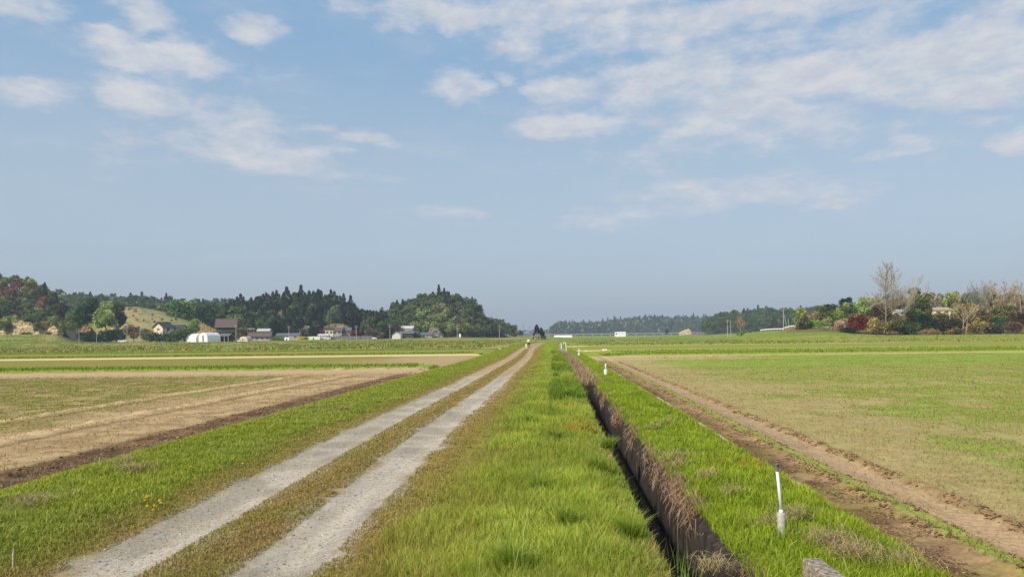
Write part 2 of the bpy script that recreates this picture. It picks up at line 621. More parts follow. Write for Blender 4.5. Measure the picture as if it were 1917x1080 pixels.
M_YELLOW = mat_flat('dandelion_yellow', (.75, .48, .02), .7, 40, .1)
M_STEM = mat_flat('green_stem', (.12, .2, .04), .7, 20, .1)
M_WOODST = mat_flat('weathered_stake', (.5, .43, .33), .85, 20, .2)
M_SHEET = mat_flat('levee_sheet', (.52, .44, .35), .8, 8, .2)
M_WATER = mat_flat('ditch_water', (.012, .011, .009), .08, 3, .2, spec=.5)

G_BRIGHT = hexc('98a632'); G_MID = hexc('8b9a38'); G_DEEP = hexc('6c7c2c'); G_OLIVE = hexc('8c8840'); G_YEL = hexc('a8a545')
STRAW = hexc('c3aa80'); STRAWD = hexc('9a8060'); SOILT = hexc('b89c76'); MUD = hexc('6e573f'); MUDD = hexc('57452f'); GRAV = hexc('b9b0a0'); GRAVB = hexc('a39a89')
OLIVE_F = hexc('8a8740'); LIME_F = hexc('929c3a')


# ------------------------------------------------------------------ ground colours
def rs(y):
    return -.15 * sm(6, 16, y) + .08 * sm(20, 34, y) - .1 * sm(50, 90, y)


def col_near(x, y):
    """albedo of everything within 250 m, from the lie of the land across the road"""
    s = s_of(x, y)
    t = 958.5 + F * x / np.maximum(y, 1)
    n1 = fbm(x * .35, y * .35, 21, 4); n2 = fbm(x * 1.6, y * 1.6, 22, 4); n3 = fbm(x * 7, y * 7, 23, 3)
    w = (n1 - .5) * .5 + (n2 - .5) * .35 + (n3 - .5) * .12
    far = sm(20, 70, y)
    # ---- road
    grav = lerp(GRAV, GRAVB, sm(.35, .65, n2))
    grav = lerp(grav, STRAW * .9, far * .6 + .25 * sm(.55, .7, n3))
    grav = lerp(grav, hexc('b09a76'), sm(30, 52, y + (n1 - .5) * 30) * .92)
    strip = lerp(hexc('857142'), hexc('a18a58'), n3)
    strip = lerp(strip, hexc('928a48'), sm(.5, .6, n2) * .5)
    dsh = s - rs(y)
    grav = grav * (.84 + .3 * fbm(dsh * 5, y * .35, 26, 3))[..., None]
    w2 = w * .6 + (n2 - .5) * .35
    w2 = w2 * 1.15
    lt = band(dsh + w2, -4.44, -3.46, .16); rt = band(dsh + w2, -2.92, -2.0, .16)
    grav = grav * (.86 + .28 * fbm(x * 3, y * 1.5, 27, 4))[..., None]
    gm = np.clip(lt + rt, 0, 1)
    road = lerp(strip, grav, gm)
    # ---- grass margins
    verge = lerp(lerp(G_MID, G_DEEP, n2), hexc('98983c'), sm(.5, .7, n1) * .6) * .85
    dry = lerp(hexc('98864e'), hexc('8c8440'), n2)
    mL = 1 - sm(-5.1, -4.55, s + w * .7 - rs(y) * .6)                   # green on the left
    mR = sm(-1.8, -.9, s + w * .9)
    c = lerp(road, dry, (1 - sm(-4.75, -4.45, s + w * .4)) + sm(-1.98, -1.7, s + w * .4))
    c = lerp(c, verge, np.clip(mL + mR, 0, 1))
    # ---- left field
    dryL = lerp(SOILT, STRAW, n3)
    dryL = lerp(dryL, STRAWD, sm(.50, .64, n2) * .7)
    dryL = dryL * (.78 + .44 * fbm(x * 4, y * 12, 25, 3))[..., None]
    wl = lerp(OLIVE_F, hexc('7d8038'), n2)
    gx = sm(-12.5, -17.5, s + w * 9)
    lf = lerp(dryL, wl, np.clip(gx * (.35 + .65 * sm(.32, .55, n2)) + .25 * sm(.55, .65, n3), 0, 1))
    for cc_ in (-12.6, -15.6):
        q = np.exp(-((s - cc_ - (fbm(y * .2, y * 0, 4) - .5) * .8) / .35) ** 2)
        lf = lerp(lf, STRAW * 1.15, q * .9 * sm(.25, .5, n3 + .1))
        lf = lerp(lf, hexc('7c6844'), np.exp(-((s - cc_ - .62 - (fbm(y * .2, y * 0, 4) - .5) * .8) / .16) ** 2) * .75)
    lf = lerp(lf, hexc('bda27c'), sm(44, 46.5, y + s * .03 + w) * (1 - sm(52.5, 53.5, y + w)))
    lf = lerp(lf, G_MID, band(y + w, 53.5, 58, .5))
    f2 = lerp(hexc('8f8a46'), hexc('85823e'), n2)
    f2 = lerp(f2, SOILT, sm(-22, -12, s + w * 14) * .8)
    lf = lerp(lf, f2, sm(57.5, 59, y + w))
    lf = lerp(lf, STRAW * 1.35, band(y + w * .3, 89.6, 93.6, .3))
    lf = lerp(lf, lerp(G_MID, hexc('7f8830'), n2), band(y + w, 93.8, 108, .6))
    lf = lerp(lf, hexc('8f8c42'), sm(108, 110, y))
    lf = lerp(lf, G_DEEP * 1.1, band(y + w, 127, 134, .8))
    lf = lerp(lf, STRAW * 1.4, band(y + w * .4, 134.5, 141.5, .4))
    rough_l = lerp(lerp(hexc('84883c'), hexc('ab9e62'), sm(.45, .62, fbm(x * .08, y * .25, 33, 4))), hexc('7a8434'), sm(.5, .6, fbm(x * .1, y * .2, 35, 4)))
    lf = lerp(lf, rough_l, sm(143, 147, y + w * 5))
    mudl = lerp(lerp(MUD, MUDD, n3), hexc('8a6e50'), sm(.5, .68, n2) * .6)
    mudl = lerp(mudl, STRAWD, far * .35)
    lf = lerp(lf, mudl, sm(-9.95, -9.45, s + w * .5) * (1 - sm(44, 50, y)))
    c = lerp(c, lf, 1 - sm(-8.55, -8.25, s + w * .25))
    # ---- right levee and field
    lev = lerp(lerp(G_BRIGHT, G_MID, n2), G_YEL, sm(.55, .7, n1) * .5)
    c = lerp(c, lev * .8, sm(1.2, 1.4, s))
    dryR = lerp(hexc('b4a274'), hexc('9c8e58'), n2)
    dryR = lerp(dryR, STRAW, sm(.5, .7, n3) * .7)
    dryR = dryR * (.82 + .36 * fbm(x * 5, y * 14, 24, 3))[..., None]
    gR = lerp(hexc('93a044'), hexc('839a38'), n1)
    gr = sm(6.0, 12.5, s + (n1 - .5) * 12 + (n2 - .5) * 7) * (.45 + .55 * sm(.38, .52, fbm(x * .9, y * .5, 34, 3)))
    gr = np.maximum(gr * sm(.05, .38, n2 + .1), .35 * sm(.45, .6, n3))
    gr = np.maximum(gr, sm(18, 50, y) * sm(6, 10, s) * .9)
    rf = lerp(dryR, gR, gr)
    rf = lerp(rf, gR, band(s + w * .3, 4.02, 4.38, .1) * .75)
    mudr = lerp(lerp(MUD, MUDD, n3), hexc('9c8260'), np.clip(sm(.45, .65, n2) * .6 + .75 * sm(3.55, 3.9, s + w * .5), 0, 1))
    mudr = lerp(mudr, hexc('857f3e'), sm(.50, .62, fbm(x * 2.1, y * 1.1, 29, 3)) * .4)
    fm = 1 - sm(50, 72, y)
    rf = lerp(rf, mudr, band(s + w * .12, 3.2, 4.08, .06) * (.6 + .4 * fm))
    rut = lerp(lerp(SOILT, STRAWD, n3), MUD, sm(.5, .7, n2) * .35)
    rut = lerp(rut, hexc('b09a7a'), .5)
    rf = lerp(rf, rut, band(s + w * .1, 4.36, 5.0, .06) * fm)
    rf = lerp(rf, mudr, band(s + w * .2, 4.98, 5.12, .04) * fm * .9)
    rf = lerp(rf, lerp(SOILT, STRAW, n3), band(y, 64, 75, 1.5) * (1 - sm(14, 22, s + w * 8)) * .85)
    rf = lerp(rf, STRAW * 1.15, band(y + w * .6, 73.2, 75.4, .4) * .8)
    rf = lerp(rf, lerp(G_MID, LIME_F, n2), band(y + w, 75.6, 100, .5))
    rf = lerp(rf, STRAW * 1.45, band(y + w * .3, 101.6, 107, .3) * (1 - sm(50, 75, s)))
    rf = lerp(rf, lerp(hexc('8f8a40'), G_MID, n1), sm(107, 108, y))
    rf = lerp(rf, STRAW * 1.45, band(y + w * .3, 142, 151, .4) * (1 - sm(58, 80, s)))
    rf = lerp(rf, lerp(lerp(hexc('7d8a32'), hexc('929638'), fbm(x * .06, y * .2, 37, 3)), hexc('a09658'), sm(.56, .7, fbm(x * .05, y * .4, 39, 4)) * .8), sm(151, 155, y))
    c = lerp(c, rf, sm(3.2, 3.26, s))
    return c


def col_far(x, y):
    t = 958.5 + F * x / np.maximum(y, 1)
    n1 = fbm(x / 9, y / 14, 41, 4); n2 = fbm(x / 2.5, y / 3, 42, 3); n3 = fbm(x / 40, y / 60, 43, 3)
    green = lerp(lerp(hexc('7f8838'), hexc('6c7c2c'), n2), hexc('9f9458'), sm(.45, .62, n1) * .85)
    c = green
    c = lerp(c, hexc('7d8c34'), sm(1000, 1060, t) * (1 - .6 * sm(.55, .7, n1)))
    # wooded ground is leaf litter and undergrowth
    wood = lerp(hexc('3e4630'), hexc('56523a'), n2)
    for h, a in ((HA, 1), (HB, 1), (HC, 1), (HD, 1), (HD2, 1), (HE1, 1), (HE2, 1), (HG, .8)):
        m = band(t, h.p[0], h.p[-1], 8) * sm(h.Ys - 5, h.Ys + 15, y) * (1 - sm(h.Yb + 60, h.Yb + 90, y)) * a
        c = lerp(c, wood, m)
    # open terraces on the low hill and under the woods
    terr_ = lerp(lerp(hexc('8c8f58'), hexc('a08f68'), sm(.4, .6, n1)), hexc('7a8c4a'), sm(.55, .7, n2))
    terr_ = lerp(terr_, hexc('9c8862'), sm(.2, .9, np.sin(y * .75 + 3 * n1)) * .6)
    m = band(t, 205, 395, 12) * sm(425, 432, y) * (1 - sm(540, 560, y))
    c = lerp(c, terr_, m)
    m = band(t, 575, 690, 12) * sm(445, 450, y) * (1 - sm(500, 520, y))
    c = lerp(c, lerp(hexc('8d7a5c'), hexc('6c6b44'), n2), m * .8)
    m = band(t, 1470, 2600, 20) * sm(258, 266, y) * (1 - sm(500, 520, y))
    c = lerp(c, lerp(hexc('6c6a3e'), hexc('84704c'), n2), m)
    return c


def ins(a, b, d):
    return np.linspace(a, b, int(round((b - a) / d)) + 1)


def grid_mesh(name, sv, vv, mat, colf, smooth=True, dz=0.0, skirt=(0, 0)):
    if skirt[0]: sv = np.concatenate([[sv[0] - .001], sv])
    if skirt[1]: sv = np.concatenate([sv, [sv[-1] + .001]])
    S, Vv = np.meshgrid(sv, vv)
    X = S + axf(Vv)
    Z = terr(X, Vv) + dz
    if skirt[0]: Z[:, 0] -= .45
    if skirt[1]: Z[:, -1] -= .45
    P = np.stack([X, Vv, Z], -1).reshape(-1, 3)
    ns, nv = len(sv), len(vv)
    i = np.arange(nv - 1)[:, None] * ns + np.arange(ns - 1)[None, :]
    q = np.stack([i, i + 1, i + ns + 1, i + ns], -1).reshape(-1, 4)
    c = colf(P[:, 0], P[:, 1])
    return obj(name, np_mesh(name, P, quads=q, col=c, mat=mat, smooth=smooth))


def vrows(a=3.0, b=236.0, r=.0065):
    v = [-20, -10, -4, 0, 1.5]
    y = a
    while y < b:
        v.append(y)
        y *= 1 + (r * .62 if y < 22 else r if y < 60 else r * 1.5)
    v.append(b)
    return np.array(v)


VR = vrows()


def grow(a, b, d0, g):
    """positions from a out to b, step starting at d0 and growing with |s - a|"""
    out = [a]; sg = 1 if b > a else -1
    while abs(out[-1] - a) < abs(b - a):
        st = max(d0, g * abs(out[-1] - a))
        out.append(out[-1] + sg * st)
    out[-1] = b
    return np.array(out if sg > 0 else out[::-1])


tag(grid_mesh('field', np.concatenate([grow(-11, -230, .07, .012), ins(-10.95, -8.3, .05)]), VR, M_SOIL, col_near), 'dry harvested paddy field with weeds left of the track', 'field', kind='structure')
tag(grid_mesh('verge', ins(-8.3, -4.6, .06), VR, M_TURF, col_near), kind='structure')
tag(grid_mesh('road', ins(-4.6, -1.8, .035), VR, M_SOIL, col_near), 'two gravel wheel tracks with a dry grass strip between them', 'track', kind='structure')
tag(grid_mesh('verge', ins(-1.8, .88, .05), VR, M_TURF, col_near, skirt=(0, 1)), kind='structure')
tag(grid_mesh('levee', ins(1.66, 3.24, .05), VR, M_TURF, col_near, skirt=(1, 0)), kind='structure')
tag(grid_mesh('field', np.concatenate([ins(3.24, 5.97, .035), grow(6, 230, .07, .012)]), VR, M_SOIL, col_near), 'broad weedy paddy field right of the ditch', 'field', kind='structure')


def far_ground():
    t = np.concatenate([np.arange(-900, -40, 30), np.arange(-40, 1980, 4.5), np.arange(1980, 2900, 30)])
    y = []
    v = 228.0
    while v < 3000:
        y.append(v); v *= 1.011
    y = np.array(y)
    T, Yv = np.meshgrid(t, y)
    X = (T - 958.5) / F * Yv
    Z = terr(X, Yv) - .01 - .4 * (Yv < 234)
    P = np.stack([X, Yv, Z], -1).reshape(-1, 3)
    ns, nv = len(t), len(y)
    i = np.arange(nv - 1)[:, None] * ns + np.arange(ns - 1)[None, :]
    q = np.stack([i, i + 1, i + ns + 1, i + ns], -1).reshape(-1, 4)
    return obj('hills', np_mesh('hills', P, quads=q, col=col_far(P[:, 0], P[:, 1]), mat=M_FAR, smooth=True))


tag(far_ground(), 'valley floor and low hills', 'terrain', kind='structure')


# ------------------------------------------------------------------ ditch
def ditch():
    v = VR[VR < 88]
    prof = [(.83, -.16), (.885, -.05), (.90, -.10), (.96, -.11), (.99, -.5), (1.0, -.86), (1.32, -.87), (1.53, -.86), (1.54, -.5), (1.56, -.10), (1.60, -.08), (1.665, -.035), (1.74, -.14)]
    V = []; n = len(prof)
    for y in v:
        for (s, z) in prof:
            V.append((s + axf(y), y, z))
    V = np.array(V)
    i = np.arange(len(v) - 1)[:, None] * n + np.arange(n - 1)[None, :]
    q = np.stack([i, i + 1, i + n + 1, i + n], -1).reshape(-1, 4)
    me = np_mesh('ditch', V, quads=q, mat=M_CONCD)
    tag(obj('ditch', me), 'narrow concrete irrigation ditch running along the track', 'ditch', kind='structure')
    # beyond the culvert the channel is filled in
    v2 = VR[VR >= VR[VR < 88][-1]]
    V = np.array([(s + axf(y), y, tz(s + axf(y), y) + (.0 if abs(s - 1.32) > .3 else .05)) for y in v2 for s in (.87, 1.2, 1.45, 1.67)])
    n = 4
    i = np.arange(len(v2) - 1)[:, None] * n + np.arange(n - 1)[None, :]
    q = np.stack([i, i + 1, i + n + 1, i + n], -1).reshape(-1, 4)
    tag(obj('verge', np_mesh('verge', V, quads=q, col=col_near(V[:, 0], V[:, 1]), mat=M_TURF, smooth=True)), kind='structure')
    vw = [1.0, 30, 88]
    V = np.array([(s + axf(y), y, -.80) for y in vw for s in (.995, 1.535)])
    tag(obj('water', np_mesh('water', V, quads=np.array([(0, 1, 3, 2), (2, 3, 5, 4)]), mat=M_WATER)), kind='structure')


ditch()


# ------------------------------------------------------------------ grass and straw (stuff)
def blades(x, y, z, h, w, lean, cb, ct, yaw=None, leandir=None, curl=.5):
    n = len(x)
    yaw = RNG.uniform(0, 2 * np.pi, n) if yaw is None else yaw
    ld = RNG.uniform(0, 2 * np.pi, n) if leandir is None else leandir
    ux, uy = np.cos(yaw) * w / 2, np.sin(yaw) * w / 2
    lx, ly = np.cos(ld) * lean * h, np.sin(ld) * lean * h
    V = np.empty((n, 5, 3))
    V[:, 0] = np.stack([x - ux, y - uy, z], -1)
    V[:, 1] = np.stack([x + ux, y + uy, z], -1)
    mh = h * .6
    V[:, 2] = np.stack([x + ux * .8 + lx * curl * .6, y + uy * .8 + ly * curl * .6, z + mh], -1)
    V[:, 3] = np.stack([x - ux * .8 + lx * curl * .6, y - uy * .8 + ly * curl * .6, z + mh], -1)
    V[:, 4] = np.stack([x + lx, y + ly, z + h * np.sqrt(np.clip(1 - lean ** 2 * .5, .15, 1))], -1)
    b = np.arange(n) * 5
    q = np.stack([b, b + 1, b + 2, b + 3], -1)
    t = np.stack([b + 3, b + 2, b + 4], -1)
    C = np.empty((n, 5, 3))
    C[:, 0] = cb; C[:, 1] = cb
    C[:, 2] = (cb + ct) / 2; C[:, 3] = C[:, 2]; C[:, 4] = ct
    return V.reshape(-1, 3), t, q, C.reshape(-1, 3)


def sample(s0, s1, y0, y1, D0, a=1.35):
    """more and finer blades near the viewer's end of the land, fewer and broader far off"""
    I = (s1 - s0) * D0 * y0 / (a - 1) * (1 - (y0 / y1) ** (a - 1))
    n = int(I)
    u = RNG.uniform(0, 1, n)
    y = y0 * (1 - u * (1 - (y0 / y1) ** (a - 1))) ** (-1 / (a - 1))
    s = RNG.uniform(s0, s1, n)
    return s + axf(y), y, s


def join(parts):
    V = []; T = []; Q = []; C = []; o = 0
    for (v, t, q, c) in parts:
        V.append(v); T.append(t + o); Q.append(q + o); C.append(c); o += len(v)
    return np.concatenate(V), np.concatenate(T), np.concatenate(Q), np.concatenate(C)


def stuff(name, parts, mat, label, cat):
    V, T, Q, C = join(parts)
    return tag(obj(name, np_mesh(name, V, T, Q, C, mat)), label, cat, kind='stuff')


def inview(x, y):
    t = x / y * F
    return (t > -1060) & (t < 1060)


def cut(arrs, m):
    return [a[m] for a in arrs]


# tall verge between road and ditch
def verge_grass():
    parts = []
    x, y, s = sample(-1.75, .95, 4.2, 190, 7400, 1.4)
    n1 = fbm(x * .8, y * .8, 51, 3); n2 = fbm(x * 3.2, y * 3.2, 52, 3); nl = fbm(x * .35, y * .2, 53, 3)
    green = sm(-1.8, -.65, s + (n1 - .5) * 1.3)
    keep = RNG.uniform(0, 1, len(x)) < (.30 + .7 * green)
    x, y, s, n1, n2, nl, green = cut((x, y, s, n1, n2, nl, green), keep)
    k = (y / 5) ** .62
    h = (.035 + .105 * green * (.45 + 1.1 * n2)) * RNG.uniform(.55, 1.35, len(x)) * (1 + .35 * sm(.5, .8, n1))
    h = h * (1 + .6 * sm(12, 40, y) * sm(0, .6, s))
    h = h * (1 - .6 * sm(.45, .85, s) * (1 - sm(12, 24, y)))
    w = .0034 * k * RNG.uniform(.6, 1.6, len(x))
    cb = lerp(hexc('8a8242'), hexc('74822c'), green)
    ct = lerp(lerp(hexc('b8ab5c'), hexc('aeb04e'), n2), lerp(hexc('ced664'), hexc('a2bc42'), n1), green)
    ct = ct * (.78 + .44 * sm(.3, .7, fbm(x * 1.4, y * .9, 58, 3)))[:, None]; h = h * (.7 + .6 * fbm(x * 1.1, y * .8, 59, 3))
    r = RNG.uniform(0, 1, len(x))
    dryb = r < (.32 * (1 - green) + .08)
    ct[dryb] = hexc('bda56a'); cb[dryb] = hexc('8e7c4a')
    ct = ct * RNG.uniform(.75, 1.2, len(x))[:, None]
    # darker coarser sedge patches
    ds = sm(.56, .66, nl) * sm(-.6, .2, s)
    ct = ct * (1 - .30 * ds[:, None]); h = h * (1 + .45 * ds)
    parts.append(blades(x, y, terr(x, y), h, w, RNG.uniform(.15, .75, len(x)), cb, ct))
    # darker bushy weeds on the ditch side farther on
    x, y, s = sample(-.15, .9, 17, 85, 420, 1.3)
    m = fbm(x * .5, y * .16, 54, 3) > .47
    x, y, s = cut((x, y, s), m)
    parts.append(blades(x, y, terr(x, y), RNG.uniform(.2, .42, len(x)), .02 * (y / 17) ** .6 * RNG.uniform(.7, 1.4, len(x)), RNG.uniform(.2, .9, len(x)),
                        np.tile(hexc('465c20'), (len(x), 1)), np.tile(hexc('7f9a38'), (len(x), 1)) * RNG.uniform(.7, 1.25, len(x))[:, None]))
    # yellowed grass along the lip of the ditch, broad leaved weeds in patches
    yl = 0
    for (a_, b_, y0_, dn, thr, c1_, c2_, hh_, ww_) in ((.45, .93, 4.4, 1800, .42, 'a09a48', 'd6cf88', .07, .005), (-1.5, .9, 4.4, 420, .58, '6c7c2c', '9cb044', .05, .022),
                                                     (-1.2, .9, 4.4, 260, .60, '7c6c3a', 'c0aa70', .12, .006)):
        x, y, s = sample(a_, b_, y0_, 70, dn, 1.4)
        m = fbm(x * 1.1 + yl, y * .7, 57 + yl, 3) > thr
        x, y, s = cut((x, y, s), m); n_ = len(x); yl += 3
        parts.append(blades(x, y, terr(x, y), RNG.uniform(.5, 1.4, n_) * hh_, ww_ * (y / 5) ** .6 * RNG.uniform(.6, 1.4, n_), RNG.uniform(.4, 1.6, n_), np.tile(hexc(c1_), (n_, 1)),
                            np.tile(hexc(c2_), (n_, 1)) * RNG.uniform(.75, 1.2, n_)[:, None]))
    # long arching stalks close to the viewer
    xs = []; ys = []
    for _ in range(46):
        px, py = random.uniform(640, 1240), random.uniform(870, 1150)
        X, Y_ = ground_pt(px, py)
        if -1.3 < s_of(X, Y_) < 1.0: xs.append(X); ys.append(Y_)
    for px, py in ((940, 1060), (952, 1075), (960, 1058), (975, 1090), (945, 1085), (985, 1062), (968, 1100), (932, 1095), (955, 1110)):
        X, Y_ = ground_pt(px, py); xs.append(X); ys.append(Y_)
    xs = np.array(xs); ys = np.array(ys)
    hh = RNG.uniform(.25, .42, len(xs)); hh[-9:] = RNG.uniform(.42, .62, 9)
    parts.append(blades(xs, ys, terr(xs, ys), hh, RNG.uniform(.004, .007, len(xs)), RNG.uniform(.1, .55, len(xs)), np.tile(hexc('8a9a48'), (len(xs), 1)),
                        np.tile(hexc('b9bf78'), (len(xs), 1))))
    # dense tufts at the foot of the stalks and scattered elsewhere
    for px, py, r_, nb in ((958, 1085, .16, 340), (1120, 890, .14, 240), (1140, 840, .12, 200), (1060, 1000, .12, 200), (1180, 1010, .14, 260),
                           (1010, 930, .12, 200), (1040, 830, .13, 220), (990, 800, .15, 200)):
        X, Y_ = ground_pt(px, py)
        a = RNG.uniform(0, 2 * np.pi, nb); rr = np.abs(RNG.normal(0, r_ * .5, nb))
        x = X + np.cos(a) * rr; y = Y_ + np.sin(a) * rr
        parts.append(blades(x, y, terr(x, y), RNG.uniform(.18, .34, nb), RNG.uniform(.004, .008, nb) * (Y_ / 6) ** .5, RNG.uniform(.2, .85, nb), np.tile(hexc('566e24'), (nb, 1)),
                            np.tile(hexc('9cb048'), (nb, 1)) * RNG.uniform(.7, 1.2, nb)[:, None], leandir=a))
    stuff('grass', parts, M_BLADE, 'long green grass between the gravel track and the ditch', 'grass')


def left_grass():
    parts = []
    x, y, s = sample(-8.45, -4.58, 6.0, 190, 3800, 1.4)
    n1 = fbm(x * .8, y * .8, 61, 3); n2 = fbm(x * 2.6, y * 2.6, 62, 3)
    n3_ = fbm(x * .3, y * .3, 64, 2)
    green = 1 - sm(-5.3, -4.65, s + (n1 - .5) * 1.1)
    bare = sm(.60, .66, fbm(x * .9, y * .9, 63, 3)) * band(s, -8, -6, .4)
    keep = inview(x, y) & (RNG.uniform(0, 1, len(x)) < (.2 + .8 * green) * (1 - .7 * bare))
    x, y, s, n1, n2, n3_, green = cut((x, y, s, n1, n2, n3_, green), keep)
    k = (y / 6) ** .62
    edge = 1 - sm(-8.2, -7.2, s)
    h = (.025 + .045 * green * (.5 + n2) + .05 * edge * n1) * RNG.uniform(.6, 1.35, len(x))
    w = .0062 * k * RNG.uniform(.7, 1.6, len(x))
    cb = lerp(hexc('8c8048'), hexc('74802e'), green)
    ct = lerp(hexc('a8985e'), lerp(hexc('c4ca54'), hexc('a2b044'), n1), green)
    ct = lerp(ct, hexc('b0b464'), sm(.55, .7, n3_) * .5 * green)
    r = RNG.uniform(0, 1, len(x)) < .05
    ct[r] = hexc('b7a06c')
    ct = ct * RNG.uniform(.72, 1.22, len(x))[:, None]
    parts.append(blades(x, y, terr(x, y), h, w, RNG.uniform(.2, 1.1, len(x)), cb, ct))
    stuff('grass', parts, M_BLADE, 'bright green grass and clover on the bank left of the track', 'grass')


def road_grass():
    parts = []
    for (a, b, d, thr) in ((-3.62, -2.80, 8500, .10), (-5.1, -4.38, 5000, .22), (-2.1, -1.4, 5500, .20)):
        x, y, s = sample(a, b, 4.2, 110, d, 1.45)
        x = x + rs(y)
        c_ = (a + b) / 2; hw = (b - a) / 2
        m = (fbm(x * 2.4, y * 2.0, 71, 3) > thr + .32 * (np.abs(s - c_) / hw) ** 3) & inview(x, y)
        x, y, s = cut((x, y, s), m)
        n = fbm(x * 1.5, y * 1.5, 72, 2)
        k = (y / 5) ** .62
        ct = lerp(hexc('b8a264'), hexc('a3a24c'), sm(.4, .65, n)) * RNG.uniform(.6, 1.3, len(x))[:, None]
        parts.append(blades(x, y, terr(x, y), RNG.uniform(.012, .05, len(x)), .005 * k * RNG.uniform(.7, 1.5, len(x)), RNG.uniform(.3, 1.3, len(x)),
                            np.tile(hexc('7f6f3e'), (len(x), 1)), ct))
    stuff('dry_grass', parts, M_STRAW, 'short dry grass growing in the middle and edges of the track', 'grass')


def levee_grass():
    parts = []
    x, y, s = sample(1.58, 3.30, 4.4, 190, 6200, 1.42)
    n1 = fbm(x * .9, y * .9, 81, 3); n2 = fbm(x * 3.5, y * 3.5, 82, 3)
    bare = sm(.60, .66, fbm(x * 1.1, y * .8, 83, 3))
    m = inview(x, y) & (RNG.uniform(0, 1, len(x)) < 1 - .6 * bare) & ~((x > 2.16) & (x < 2.47) & (y < 6.02))
    x, y, s, n1, n2 = cut((x, y, s, n1, n2), m)
    k = (y / 5) ** .62
    h = (.03 + .11 * n2) * RNG.uniform(.5, 1.5, len(x))
    ct = lerp(hexc('b8c83e'), hexc('94aa32'), n1) * (RNG.uniform(.6, 1.3, len(x)) * (.8 + .4 * sm(.35, .6, n2)))[:, None]
    r = RNG.uniform(0, 1, len(x)) < .03
    ct[r] = hexc('c9ae78')
    parts.append(blades(x, y, terr(x, y), h, .0045 * k * RNG.uniform(.7, 1.6, len(x)), RNG.uniform(.1, .8, len(x)), np.tile(hexc('60761e'), (len(x), 1)), ct))
    stuff('grass', parts, M_BLADE, 'bright green fine grass on the levee right of the ditch', 'grass')


